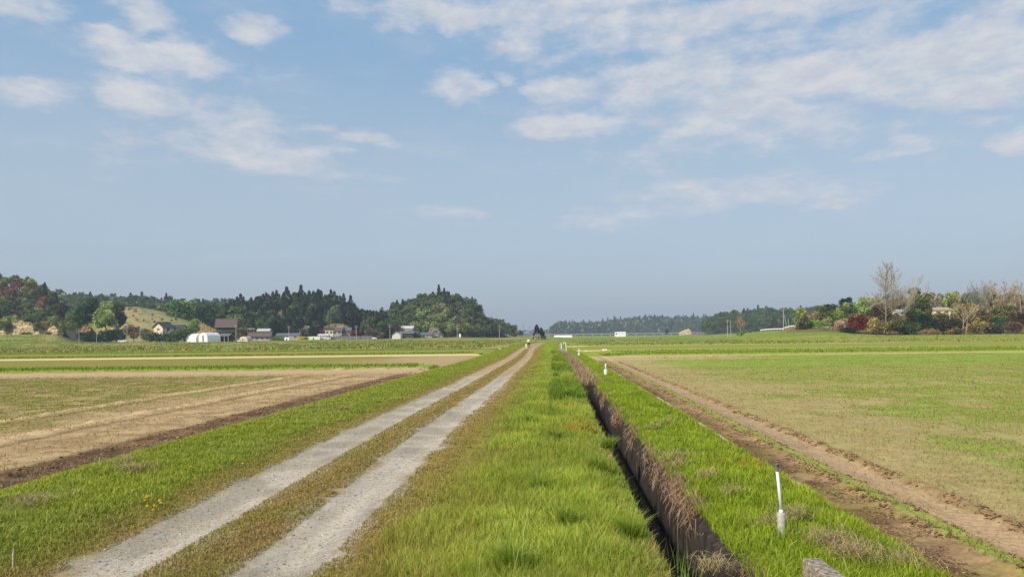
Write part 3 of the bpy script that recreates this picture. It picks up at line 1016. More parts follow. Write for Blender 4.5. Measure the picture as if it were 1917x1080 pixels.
def field_weeds():
    parts = []
    x, y, s = sample(3.9, 42, 5.2, 74, 620, 1.42)
    n1 = fbm(x * .35, y * .35, 21, 4); n2 = fbm(x * 1.6, y * 1.6, 22, 4)
    g = sm(6.0, 12.5, s + (n1 - .5) * 12 + (n2 - .5) * 7) * (.3 + .7 * sm(.38, .52, fbm(x * .9, y * .5, 34, 3)))
    g = np.maximum(g, band(s, 4.02, 4.38, .1) * .9) * (1 - band(s, 4.4, 5.1, .05))
    m = inview(x, y) & (RNG.uniform(0, 1, len(x)) < (.05 + .95 * g) * sm(.3, .55, n2 + .06))
    x, y, s, n1, n2 = cut((x, y, s, n1, n2), m)
    k = (y / 5) ** .62
    ct = lerp(hexc('98a048'), hexc('a8a050'), n1) * RNG.uniform(.7, 1.2, len(x))[:, None]
    parts.append(blades(x, y, terr(x, y), RNG.uniform(.02, .075, len(x)), .007 * k * RNG.uniform(.7, 1.5, len(x)), RNG.uniform(.3, 1.2, len(x)),
                        np.tile(hexc('767c38'), (len(x), 1)), ct))
    x, y, s = sample(-60, -9.6, 7.0, 52, 420, 1.42)
    n1 = fbm(x * .35, y * .35, 21, 4); n2 = fbm(x * 1.6, y * 1.6, 22, 4)
    w = (n1 - .5) * .5 + (n2 - .5) * .35
    g = sm(-12.5, -17.5, s + w * 9)
    m = inview(x, y) & (RNG.uniform(0, 1, len(x)) < (.10 + .9 * g) * sm(.3, .55, n2 + .03)) & (y < 46)
    x, y, s, n1 = cut((x, y, s, n1), m)
    k = (y / 5) ** .62
    ct = lerp(hexc('949848'), hexc('8c9440'), n1) * RNG.uniform(.7, 1.2, len(x))[:, None]
    parts.append(blades(x, y, terr(x, y), RNG.uniform(.02, .07, len(x)), .008 * k * RNG.uniform(.7, 1.5, len(x)), RNG.uniform(.3, 1.2, len(x)),
                        np.tile(hexc('74783a'), (len(x), 1)), ct))
    # green edges of the cross levees
    for (a, b, y0, y1, dens) in ((-90, -10, 53.5, 58, 26), (-130, -10, 94, 100, 10), (-160, -12, 128, 135, 6), (5, 90, 76, 84, 12), (8, 120, 96, 100, 8)):
        n = int((b - a) * (y1 - y0) * dens)
        y = RNG.uniform(y0, y1, n); s = RNG.uniform(a, b, n); x = s + axf(y)
        x, y = cut((x, y), inview(x, y))
        n = len(x)
        parts.append(blades(x, y, terr(x, y), RNG.uniform(.10, .28, n), RNG.uniform(.03, .07, n) * (y0 / 55) ** .5, RNG.uniform(.2, .9, n),
                            np.tile(hexc('66782a'), (n, 1)), np.tile(hexc('8c9c38'), (n, 1)) * RNG.uniform(.75, 1.2, n)[:, None]))
    for (a, b, y0, y1, n, hh) in ((-260, -12, 143, 395, 26000, .55), (8, 230, 150, 255, 9000, .32), (-9, 60, 150, 420, 4000, .4)):
        y = y0 * (y1 / y0) ** RNG.uniform(0, 1, n); s = RNG.uniform(a, b, n); x = s + axf(y)
        x, y = cut((x, y), inview(x, y) & ((s < -5) | (s > 2)))
        m = fbm(x * .09, y * .12, 45, 4) > .46
        x, y = cut((x, y), m)
        n_ = len(x); tan = sm(.5, .62, fbm(x * .07, y * .3, 33, 4)) * (RNG.uniform(0, 1, n_) > .3)
        parts.append(blades(x, y, terr(x, y) - .05, hh * RNG.uniform(.4, 1.3, n_), RNG.uniform(.12, .4, n_), RNG.uniform(.2, 1.3, n_),
                            lerp(np.tile(hexc('5e6a2a'), (n_, 1)), np.tile(hexc('8a7c48'), (n_, 1)), tan),
                            lerp(np.tile(hexc('8a9640'), (n_, 1)), np.tile(hexc('b8a86c'), (n_, 1)), tan) * RNG.uniform(.75, 1.25, n_)[:, None]))
    stuff('weeds', parts, M_BLADE, 'low green weeds sprouting across the dry paddy fields', 'weeds')
    # straw and stubble lying in both fields
    parts = []
    for (a, b, y0, D) in ((4.2, 30, 5.2, 1100), (-40, -8.6, 7.0, 800)):
        x, y, s = sample(a, b, y0, 48, D, 1.5)
        n2 = fbm(x * 1.3, y * 1.3, 91, 3)
        m = inview(x, y) & (n2 > .35) & ~((s > 4.38) & (s < 5.0) & (RNG.uniform(0, 1, len(x)) < .8))
        x, y, s = cut((x, y, s), m)
        n = len(x)
        k = (y / 5) ** .55
        parts.append(blades(x, y, terr(x, y) + .004, RNG.uniform(.02, .06, n) * k ** .5, .004 * k, RNG.uniform(1.0, 2.6, n), np.tile(STRAWD, (n, 1)),
                            np.tile(STRAW * 1.1, (n, 1)) * RNG.uniform(.75, 1.15, n)[:, None]))
    stuff('straw', parts, M_STRAW, 'pale straw stubble scattered over the dry paddy soil', 'straw')


def ditch_grass():
    parts = []
    # dead grass hanging over the right wall
    x, y, s = sample(1.54, 1.80, 4.6, 84, 3600, 1.15)
    n = fbm(y * 1.0, y * 0, 95, 3)
    m = RNG.uniform(0, 1, len(x)) < (.03 + .8 * sm(.50, .64, n + .25 * sm(20, 40, y)))
    x, y, s = cut((x, y, s), m)
    n = len(x)
    z = terr(1.68 + axf(y), y) - sm(1.70, 1.54, s) * RNG.uniform(0, .16, n)
    k = (y / 5) ** .55
    cb = lerp(np.tile(hexc('6a5040'), (n, 1)), np.tile(hexc('8e7050'), (n, 1)), RNG.uniform(0, 1, n))
    ct = lerp(np.tile(hexc('a08062'), (n, 1)), np.tile(hexc('dcc49c'), (n, 1)), RNG.uniform(0, 1, n) ** 1.2)
    V, T, Q, C = blades(x, y, z, RNG.uniform(.08, .34, n) * (.55 + .9 * sm(.42, .62, fbm(y * 2.2, y * 0, 96, 2))), .0055 * k, RNG.uniform(.5, 1.0, n), cb, ct, leandir=RNG.normal(np.pi, .7, n))
    V = V.reshape(-1, 5, 3)
    hgt = V[:, 4, 2] - V[:, 0, 2]
    drop = RNG.uniform(.5, 1.6, n) * hgt
    V[:, 4, 2] -= drop; V[:, 2, 2] -= drop * .45; V[:, 3, 2] -= drop * .45
    V[:, :, 0] = np.maximum(V[:, :, 0], (1.48 - .2 * sm(22, 45, y) + axf(y))[:, None])
    parts.append((V.reshape(-1, 3), T, Q, C))
    # matted clumps of dead grass slumped over the right wall
    for yc in (4.7, 8.9, 9.9, 11.2, 12.6, 15.5, 19, 24):
        nb = int(130 * (1 + yc / 20)); rad = RNG.uniform(.12, .36) * (1 + yc / 25)
        y = yc + RNG.normal(0, rad, nb); x = 1.60 + RNG.uniform(-.12, .14, nb) + axf(y); z0 = np.where(x - axf(y) < 1.6, -.02 - RNG.uniform(0, .28, nb), .03)
        V, T, Q, C = blades(x, y, z0, RNG.uniform(.10, .3, nb), .006 * (yc / 5) ** .5 * np.ones(nb), RNG.uniform(.4, 1.1, nb), np.tile(hexc('8a6a52'), (nb, 1)),
                            lerp(np.tile(hexc('a88468'), (nb, 1)), np.tile(hexc('e2caa8'), (nb, 1)), RNG.uniform(0, 1, nb)), leandir=RNG.normal(np.pi, .9, nb))
        V = V.reshape(-1, 5, 3); d = RNG.uniform(.4, 1.9, nb) * (V[:, 4, 2] - V[:, 0, 2])
        V[:, 4, 2] -= d; V[:, 2, 2] -= d * .35; V[:, 3, 2] -= d * .35
        V[:, :, 0] = np.maximum(V[:, :, 0], (1.42 + axf(y))[:, None])
        parts.append((V.reshape(-1, 3), T, Q, C))
    # green grass leaning over the right rim
    x, y, s = sample(1.60, 1.72, 4.6, 60, 1500, 1.25)
    m = fbm(y * 1.7, y * 0, 98, 3) > .54
    x, y = cut((x, y), m); n = len(x)
    parts.append(blades(x, y, terr(1.7 + axf(y), y) - .02, RNG.uniform(.08, .2, n), .0055 * (y / 5) ** .6, RNG.uniform(.4, 1.3, n), np.tile(hexc('60761e'), (n, 1)),
                        np.tile(hexc('9cb03a'), (n, 1)) * RNG.uniform(.7, 1.2, n)[:, None], leandir=RNG.normal(np.pi, .8, n)))
    # a few on the left lip, and green ones leaning in
    x, y, s = sample(.80, .92, 4.6, 60, 560, 1.25)
    n = len(x)
    dead = fbm(y * .8, y * 0, 97, 3) > .55
    cb = np.where(dead[:, None], hexc('8a6f50'), hexc('3f6a22')); ct = np.where(dead[:, None], hexc('cdb48a'), hexc('85b03e'))
    parts.append(blades(x, y, terr(x, y) - .03, RNG.uniform(.06, .22, n), .005 * (y / 5) ** .55, RNG.uniform(.3, .9, n), cb, ct, leandir=RNG.normal(0, .6, n)))
    # upright green reeds growing out of the ditch near the viewer
    for px, py, nb in ((1228, 1040, 16), (1256, 1060, 18), (1212, 1000, 9), (1300, 1078, 8)):
        Y_ = 1400 * 2.25 / (py - 628 + 60); X = 1.10 + axf(Y_)
        x = X + RNG.normal(0, .05, nb); y = Y_ + RNG.normal(0, .12, nb)
        parts.append(blades(x, y, np.full(nb, -.62), RNG.uniform(.5, .9, nb), RNG.uniform(.006, .010, nb), RNG.uniform(.05, .3, nb), np.tile(hexc('557a30'), (nb, 1)),
                            np.tile(hexc('94b052'), (nb, 1))))
    # reed-brown thicket where the ditch narrows to the culvert
    x, y, s = sample(.95, 1.9, 30, 88, 130, 1.2)
    n = len(x)
    cb = np.tile(hexc('6e5844'), (n, 1)); ct = lerp(np.tile(hexc('b29878'), (n, 1)), np.tile(hexc('d2bc98'), (n, 1)), RNG.uniform(0, 1, n))
    parts.append(blades(x, y, terr(np.where(s < 1.3, .9, 1.8) + axf(y), y) - .05, RNG.uniform(.1, .38, n), .02 * (y / 40) ** .5, RNG.uniform(.2, 1.0, n), cb, ct))
    stuff('dry_grass', parts, M_STRAW, 'dead brown grass hanging over the edges of the ditch', 'dry grass')


def dead_patches():
    parts = []
    P = [(640, 770, .35, 90), (250, 885, .4, 260), (60, 950, .55, 320), (230, 870, .3, 160), (1250, 800, .22, 90), (1265, 865, .35, 220), (1225, 808, .15, 60), (1490, 985, .20, 200),
         (1560, 1035, .28, 420), (1600, 1060, .30, 300), (1325, 905, .22, 120), (1370, 940, .18, 100), (1440, 1000, .2, 110), (1690, 1070, .3, 160), (1270, 880, .2, 100),
         (1335, 1070, .18, 160), (1260, 760, .3, 70)]
    for px, py, r_, nb in P:
        X, Y_ = ground_pt(px, py)
        a = RNG.uniform(0, 2 * np.pi, nb); rr = np.abs(RNG.normal(0, r_ * .55, nb))
        x = X + np.cos(a) * rr; y = Y_ + np.sin(a) * rr
        k = (Y_ / 6) ** .5
        parts.append(blades(x, y, terr(x, y) + RNG.uniform(.02, .09, nb), RNG.uniform(.05, .16, nb), .0045 * k * np.ones(nb), RNG.uniform(.9, 2.4, nb),
                            np.tile(hexc('94805a'), (nb, 1)), lerp(np.tile(hexc('b8a478'), (nb, 1)), np.tile(hexc('e0cfa0'), (nb, 1)), RNG.uniform(0, 1, nb))))
    # long bent dry stems at the lower right
    nb = 26
    X, Y_ = ground_pt(1640, 1060)
    x = X + RNG.normal(0, .35, nb); y = Y_ + RNG.normal(0, .2, nb)
    parts.append(blades(x, y, terr(x, y) + .03, RNG.uniform(.15, .35, nb), np.full(nb, .005), RNG.uniform(.5, 1.4, nb), np.tile(hexc('a58f62'), (nb, 1)),
                        np.tile(hexc('dccfa0'), (nb, 1)), leandir=RNG.normal(2.6, .7, nb)))
    # rusty dock leaves
    for px, py, nb in ((1085, 815, 90), (1075, 800, 50), (1383, 878, 14), (1055, 770, 30)):
        X, Y_ = ground_pt(px, py)
        x = X + RNG.normal(0, .16, nb); y = Y_ + RNG.normal(0, .25, nb)
        parts.append(blades(x, y, terr(x, y) + .04, RNG.uniform(.08, .22, nb), RNG.uniform(.015, .04, nb), RNG.uniform(.3, 1.2, nb), np.tile(hexc('8a4a26'), (nb, 1)),
                            lerp(np.tile(hexc('a8642c'), (nb, 1)), np.tile(hexc('7d8a3a'), (nb, 1)), (RNG.uniform(0, 1, nb) > .6) * 1.0)))
    stuff('dead_grass', parts, M_STRAW, 'flattened tufts of dead straw and rusty dock on the banks', 'dead grass')


verge_grass(); left_grass(); road_grass(); levee_grass(); field_weeds(); ditch_grass(); dead_patches()


def pebbles():
    """loose stones on the wheel tracks"""
    parts_v = []; parts_q = []; cols = []
    o = 0
    ico = np.array([(1, 0, 0), (-1, 0, 0), (0, 1, 0), (0, -1, 0), (0, 0, 1), (0, 0, -1)], float)
    tri = np.array([(0, 2, 4), (2, 1, 4), (1, 3, 4), (3, 0, 4), (2, 0, 5), (1, 2, 5), (3, 1, 5), (0, 3, 5)])
    for (a, b) in ((-4.5, -3.4), (-3.0, -1.95)):
        x, y, s = sample(a, b, 4.6, 40, 900, 1.5)
        x = x + rs(y)
        n = len(x)
        r = RNG.uniform(.003, .009, n) * (y / 5) ** .4 * (1 + 1.0 * (RNG.uniform(0, 1, n) > .97))
        z = terr(x, y)
        ang = RNG.uniform(0, 6.28, n)
        sc = np.stack([r * RNG.uniform(.8, 1.5, n), r * RNG.uniform(.8, 1.2, n), r * .6], -1)
        P = ico[None] * sc[:, None]
        ca, sa = np.cos(ang)[:, None], np.sin(ang)[:, None]
        X = P[..., 0] * ca - P[..., 1] * sa + x[:, None]; Yv = P[..., 0] * sa + P[..., 1] * ca + y[:, None]; Z = P[..., 2] + z[:, None] + r[:, None] * .2
        parts_v.append(np.stack([X, Yv, Z], -1).reshape(-1, 3))
        parts_q.append((tri[None] + (np.arange(n) * 6)[:, None, None]).reshape(-1, 3) + o)
        c = np.repeat((GRAV * .95)[None] * RNG.uniform(.5, 1.3, n)[:, None], 6, 0)
        cols.append(c); o += n * 6
    tag(obj('gravel', np_mesh('gravel', np.concatenate(parts_v), tris=np.concatenate(parts_q), col=np.concatenate(cols), mat=M_SOIL)), 'loose pale gravel on the two wheel tracks', 'gravel',
        kind='stuff')


pebbles()


def clods():
    ico = np.array([(1, 0, 0), (-1, 0, 0), (0, 1, 0), (0, -1, 0), (0, 0, 1), (0, 0, -1)], float)
    tri = np.array([(0, 2, 4), (2, 1, 4), (1, 3, 4), (3, 0, 4), (2, 0, 5), (1, 2, 5), (3, 1, 5), (0, 3, 5)])
    PV = []; PT = []; PC = []; o = 0
    for (c, wd, y0, D, sz) in ((3.62, .40, 5, 2600, .010), (4.06, .09, 5, 1700, .018), (5.06, .08, 5.2, 1700, .017), (4.34, .05, 5, 700, .018), (-9.1, .5, 7.5, 160, .02), (-8.45, .1, 7.5, 500, .022)):
        x, y, s = sample(c - wd, c + wd, y0, 60, D, 1.5)
        m = inview(x, y) & (fbm(x * 3, y * 3, 113, 2) > .42)
        x, y = cut((x, y), m)
        n = len(x)
        r = sz * RNG.uniform(.3, 1.25, n) ** 1.5 * (y / 5) ** .35
        P = ico[None] * RNG.uniform(.35, 1.5, (n, 6, 1)) * np.stack([r * 1.1 * RNG.uniform(.6, 1.6, n), r * 1.1, r * .6], -1)[:, None] + RNG.normal(0, .22, (n, 6, 3)) * r[:, None, None]
        a = RNG.uniform(0, 6.28, n); ca, sa = np.cos(a)[:, None], np.sin(a)[:, None]
        X = P[..., 0] * ca - P[..., 1] * sa + x[:, None]; Yv = P[..., 0] * sa + P[..., 1] * ca + y[:, None]
        PV.append(np.stack([X, Yv, P[..., 2] + (terr(x, y) + r * .3)[:, None]], -1).reshape(-1, 3))
        PT.append((tri[None] + (np.arange(n) * 6)[:, None, None]).reshape(-1, 3) + o); o += n * 6
        PC.append(np.repeat(lerp(np.tile(hexc('604a36'), (n, 1)), np.tile(hexc('a88d6c'), (n, 1)), RNG.uniform(0, 1, n) ** 1.3), 6, 0))
    tag(obj('soil_clods', np_mesh('soil_clods', np.concatenate(PV), tris=np.concatenate(PT), col=np.concatenate(PC), mat=M_SOIL)), 'crumbled brown clods beside the ruts and furrows', 'soil', kind='stuff')


clods()


# ------------------------------------------------------------------ trees
def leafquads(P, size, up=0.0, droop=None):
    n = len(P)
    a = RNG.normal(0, 1, (n, 3)); a[:, 2] *= (1 - up)
    a /= np.linalg.norm(a, axis=1)[:, None]
    b = RNG.normal(0, 1, (n, 3)); b -= a * (a * b).sum(1)[:, None]
    b /= np.linalg.norm(b, axis=1)[:, None]
    sz = size * RNG.uniform(.6, 1.35, n)
    a = a * sz[:, None] * .5; b = b * (sz * RNG.uniform(.5, .9, n))[:, None] * .5
    V = np.stack([P - a, P - b * .9, P + a, P + b], 1).reshape(-1, 3)
    q = (np.arange(n) * 4)[:, None] + np.arange(4)[None]
    return V, q


def crown_cedar(h, r, n, size):
    u = RNG.uniform(0, 1, n) ** .75
    z = h * (.12 + .88 * u)
    tiers = .82 + .18 * np.sin(z * 2.2 + RNG.uniform(0, 6))
    rad = r * (1 - u) ** .62 * tiers + .25
    a = RNG.uniform(0, 2 * np.pi, n)
    lump = .8 + .4 * vnoise(a * 1.6, z * .35, int(RNG.integers(999)))
    rr = rad * lump * RNG.uniform(.35, 1, n) ** .5
    P = np.stack([np.cos(a) * rr, np.sin(a) * rr, z - rr * .25], -1)
    return P


def crown_round(h, r, n, size, base=.22, lobes=9, flat=.8):
    P = []
    cz = h * (base + 1) / 2
    for k in range(lobes):
        if k == 0: c = np.array([0, 0, cz]); lr = r * .75
        else:
            a = RNG.uniform(0, 2 * np.pi); e = RNG.uniform(-.7, 1.0)
            c = np.array([math.cos(a) * r * .6 * math.cos(e), math.sin(a) * r * .6 * math.cos(e), cz + math.sin(e) * h * (1 - base) * .36])
            lr = r * RNG.uniform(.3, .55)
        m = int(n / lobes * (lr / (r * .5)) ** 1.2)
        d = RNG.normal(0, 1, (m, 3)); d /= np.linalg.norm(d, axis=1)[:, None]
        rad = lr * RNG.uniform(.55, 1.05, m)
        p = c + d * rad[:, None] * np.array([1, 1, flat])
        P.append(p)
    P = np.concatenate(P)
    P[:, 2] = np.clip(P[:, 2], h * base * .6, None)
    P[:, 2] *= h / max(P[:, 2].max(), .1)
    return P


def leaf_cols(P, c1, c2, seed):
    n = vnoise(P[:, 0] * .5 + 7, P[:, 2] * .6 + P[:, 1] * .5, seed)
    c = lerp(np.array(c1), np.array(c2), sm(.25, .75, n * .7 + RNG.uniform(0, .3, len(P))))
    return c * RNG.uniform(.7, 1.35, len(P))[:, None] * np.array([1.5, 1.42, 1.2])


class TreeProto:
    def __init__(self, kind, h, r, n, size, c1, c2, trunk=.04, base=.22, lobes=9):
        P = crown_cedar(h, r, n, size) if kind == 'cedar' else crown_round(h, r, n, size, base, lobes)
        self.V, self.q = leafquads(P, size, .2)
        self.C = np.repeat(leaf_cols(P, c1, c2, int(RNG.integers(9999))), 4, 0)
        self.h, self.r = h, r
        self.kind = kind
        self.crown = np_mesh('crown', self.V, quads=self.q, col=self.C, mat=M_LEAF)
        mb = MB()
        top = .9 if kind == 'cedar' else .6
        mb.tube([(0, 0, -1.0), (0.05, 0, h * .3), (0, .05, h * top)], [h * trunk * .5, h * trunk * .35, h * trunk * .12], 6)
        if kind != 'cedar':
            for k in range(5):
                a = k * 1.3
                mb.tube([(0, 0, h * (.2 + .06 * k)), (math.cos(a) * r * .5, math.sin(a) * r * .5, h * (.45 + .06 * k))], [h * trunk * .2, h * trunk * .05], 5)
        tv = np.array(mb.v); 
        me = bpy.data.meshes.new('trunk'); me.from_pydata(mb.v, [], mb.f)
        ca = me.color_attributes.new('Col', 'FLOAT_COLOR', 'POINT')
        bc = hexc('6a5a48'); ca.data.foreach_set('color', np.tile([*bc, 1.0], len(mb.v)).astype(np.float32))
        me.materials.append(M_BARK); me.update()
        self.trunk = me
        self.count = 0

    def place(self, name, x, y, z, rz, sc, label, cat, group=None):
        t = thing(name, label, cat, (x, y, z), rz, group)
        t.scale = sc if isinstance(sc, tuple) else (sc, sc, sc)
        obj('crown', self.crown, t); obj('trunk', self.trunk, t)
        return t


CD1, CD2 = hexc('28301f'), hexc('3e4a2c')          # cedar
GD1, GD2 = hexc('38462a'), hexc('56683a')          # dark broadleaf
GL1, GL2 = hexc('5a6f3a'), hexc('84985a')          # spring green
BR1, BR2 = hexc('5c4c3e'), hexc('7d6a52')          # brown, leafless scrub
PK1, PK2 = hexc('62463e'), hexc('7c5e56')          # pinkish blossom / new leaf
GY1, GY2 = hexc('66685a'), hexc('8f9078')          # grey green willow
PROTO = {
    'cedar': [TreeProto('cedar', 1.0 * H, rr_, 760, .95, CD1, CD2) for H, rr_ in ((14, 3.9), (16, 3.4), (18, 3.3), (15, 4.2))],
    'dark': [TreeProto('round', H, 4.0, 620, 1.0, GD1, GD2) for H in (11, 13, 14)],
    'light': [TreeProto('round', H, 4.2, 620, 1.0, GL1, GL2) for H in (11, 13)],
    'brown': [TreeProto('round', H, 3.8, 420, .75, BR1, BR2) for H in (9, 11)],
    'pink': [TreeProto('round', H, 4.0, 420, .75, PK1, PK2) for H in (9, 11)],
    'grey': [TreeProto('round', H, 4.0, 480, .8, GY1, GY2) for H in (10, 12)],
}
NAMES = {'cedar': ('cedar_tree', 'cedar'), 'dark': ('broadleaf_tree', 'tree'), 'light': ('broadleaf_tree', 'tree'), 'brown': ('bare_tree', 'tree'), 'pink': ('blossom_tree', 'tree'),
         'grey': ('willow_tree', 'tree')}
DESC = {'cedar': 'dark conical cedar', 'dark': 'dark green rounded tree', 'light': 'pale spring green tree', 'brown': 'brown twiggy tree', 'pink': 'dull pink flowering tree',
        'grey': 'grey green tree'}


def forest(tag_, pr, yr, spacing, kinds, place, n_ind, treescale=1.0, jit=.25, mask=None, coarse=1):
    """fill a slope with trees; those on the skyline and at the front are objects of their own, the mass behind is one wood"""
    L = []
    yy = yr[0]
    while yy < yr[1]:
        x0, x1 = at(pr[0], yy), at(pr[1], yy)
        xx = x0 + random.uniform(0, spacing)
        while xx < x1:
            x = xx + random.uniform(-.45, .45) * spacing; y = yy + random.uniform(-.45, .45) * spacing
            px = 958.5 + F * x / y
            if mask is None or mask(px, y):
                L.append((px, x, y))
            xx += spacing
        yy += spacing * .95
    A = np.array(L)
    Z = terr(A[:, 1], A[:, 2])
    items = []
    for i, (px, x, y) in enumerate(A):
        k = kinds(px, y, Z[i])
        p = random.choice(PROTO[k])
        sc = treescale * random.uniform(1 - jit, 1 + jit)
        top = (Z[i] + p.h * sc - CAMZ) / y
        items.append(dict(px=px, x=x, y=y, z=Z[i] - .3, k=k, p=p, sc=sc, top=top, rz=random.uniform(0, 6.28)))
    vis = [it for it in items if -25 < it['px'] < 1945]
    pick = set()
    b = {}
    for j, it in enumerate(vis):
        b.setdefault(int(it['px'] // 7), []).append((it['top'], j))
    for v in b.values():
        pick.add(max(v)[1])
    b = {}
    for j, it in enumerate(vis):
        b.setdefault(int(it['px'] // 9), []).append((it['y'], j))
    for v in b.values():
        pick.add(min(v)[1])
    pick = list(pick); random.shuffle(pick); pick = set(pick[:n_ind])
    ind = [vis[j] for j in pick]
    ids = {id(i) for i in ind}
    rest = [i for i in items if id(i) not in ids]
    ys = sorted(i['y'] for i in ind)
    for it in ind:
        nm, cat = NAMES[it['k']]
        it['p'].place(nm, it['x'], it['y'], it['z'], it['rz'], it['sc'], f"{DESC[it['k']]} {place}", cat, group=f"{DESC[it['k']]}s {place}")
    if rest:
        V = []; Q = []; C = []; o = 0
        for it in rest:
            p = it['p']; ca, sa = math.cos(it['rz']), math.sin(it['rz'])
            v = p.V[:len(p.V) // (4 * coarse) * 4] * it['sc']
            if coarse > 1:   # fewer, larger clumps for the remotest woods
                v4 = v.reshape(-1, 4, 3); c = v4.mean(1, keepdims=True); v = (c + (v4 - c) * math.sqrt(coarse)).reshape(-1, 3)
            w = np.stack([v[:, 0] * ca - v[:, 1] * sa + it['x'], v[:, 0] * sa + v[:, 1] * ca + it['y'], v[:, 2] + it['z']], -1)
            q = p.q[:len(v) // 4] + o
            V.append(w); Q.append(q); o += len(w)
            C.append(p.C[:len(v)] * random.uniform(.72, 1.28) * np.array([random.uniform(.9, 1.12), 1, random.uniform(.85, 1.1)]))
        me = np_mesh('wood', np.concatenate(V), quads=np.concatenate(Q), col=np.concatenate(C), mat=M_LEAF)
        tag(obj('wood', me), f'mass of trees {place}', 'wood', kind='stuff')
    return len(ind), len(rest)


def pickk(ws):
    r = random.random() * sum(w for _, w in ws)
    for k, w in ws:
        r -= w
        if r <= 0: return k
    return ws[-1][0]


cnt = []
cnt.append(forest('A', (-160, 122), (412, 520), 5.2,
                  lambda px, y, z: pickk([('dark', 4), ('light', 3), ('brown', 2.0), ('cedar', .6), ('pink', 2.2 if z > 18 else .3)]) ,
                  'on the steep hill at the far left', 60, .72, mask=lambda px, y: px < 118))
cnt.append(forest('B', (85, 540), (690, 830), 8.5, lambda px, y, z: pickk([('cedar', 1.2), ('dark', 8), ('light', .4)]), 'on the long ridge behind the village', 40, .95))
cnt.append(forest('C', (340, 716), (487, 640), 6.0,
                  lambda px, y, z: pickk([('cedar', 8 if px > 440 else 1.2), ('dark', 4 if px > 440 else 6), ('light', .25 if px > 420 else 1.6), ('grey', .3)]),
                  'on the cedar hill above the village', 95, .98, mask=lambda px, y: not (px < 400 and y < 560) and not (575 < px < 690 and y < 505) and not (px < 460 and y < 500)))
cnt.append(forest('D', (698, 912), (525, 680), 5.4,
                  lambda px, y, z: pickk([('light', 3), ('grey', 3), ('dark', 4), ('brown', 1)]) if (775 < px < 882 and y < 590) else pickk([('dark', 9), ('cedar', 1.4), ('brown', .9), ('grey', .4)]),
                  'on the rounded hill left of the track', 70, .86))
cnt.append(forest('D2', (893, 966), (640, 730), 6.0, lambda px, y, z: pickk([('dark', 5), ('brown', 1.5), ('grey', .8)]), 'on the low spur beside the track end', 22, .78))
cnt.append(forest('E2', (1318, 1640), (800, 980), 9.0, lambda px, y, z: pickk([('dark', 8), ('cedar', .25)]), 'on the wooded hill right of centre', 40, .95,
                  mask=lambda px, y: not (y > 960 and px > 1500)))
cnt.append(forest('F', (1490, 2020), (279, 345), 4.6,
                  lambda px, y, z: pickk([('dark', 3), ('light', 2.2 if px < 1840 else .8), ('brown', 2.5 if px > 1780 else 1.2), ('grey', 1.8), ('pink', .03)]),
                  'in the thicket at the right', 70, .5, jit=.35, mask=lambda px, y: (px > 1610 or y < 300) and not (1735 < px < 1785 and y < 312) and not (1675 < px < 1696 and y < 292)))
cnt.append(forest('T', (205, 400), (436, 530), 8.0, lambda px, y, z: pickk([('light', 2), ('dark', 2), ('brown', 3), ('grey', 1)]), 'scattered on the grassy terraces', 45, .27, jit=.5,
                  mask=lambda px, y: float(vnoise(np.array([px * .05]), np.array([y * .06]), 3)[0]) > .42))
cnt.append(forest('E1', (1028, 1460), (1560, 1950), 15.0, lambda px, y, z: pickk([('dark', 6), ('cedar', 1), ('light', .5)]), 'on the distant blue hills', 0, 1.0, coarse=3))
cnt.append(forest('G', (560, 1120), (2520, 2720), 24.0, lambda px, y, z: 'dark', 'on the farthest hills', 0, .9, coarse=4))
print('forest counts', cnt)


def pcrown(name, kind, px, base_y, top_y, wpx, Y, c1, c2, label, cat, leaf=None, n=None, base=.15, lobes=10):
    """one tree or bush given by its place in the photo, at real size"""
    x = at(px, Y); z = zat(px, base_y, Y); h = (base_y - top_y) / F * Y; r = wpx / 2 / F * Y
    zg = tz(x, Y)
    h = h + max(z - zg, 0); z = min(z, zg) if z - zg < 4 else zg
    leaf = leaf or max(.28, r * .16)
    n = n or int(min(3600, 300 + 20 * (h * r) / (leaf * leaf)))
    if kind != 'cedar': base = min(base, .06)
    pr = TreeProto('cedar' if kind == 'cedar' else 'round', h, r, n, leaf, c1, c2, base=base, lobes=lobes)
    return pr.place(name, x, Y, z - .1, 0, 1.0, label, cat)


H_ = hexc
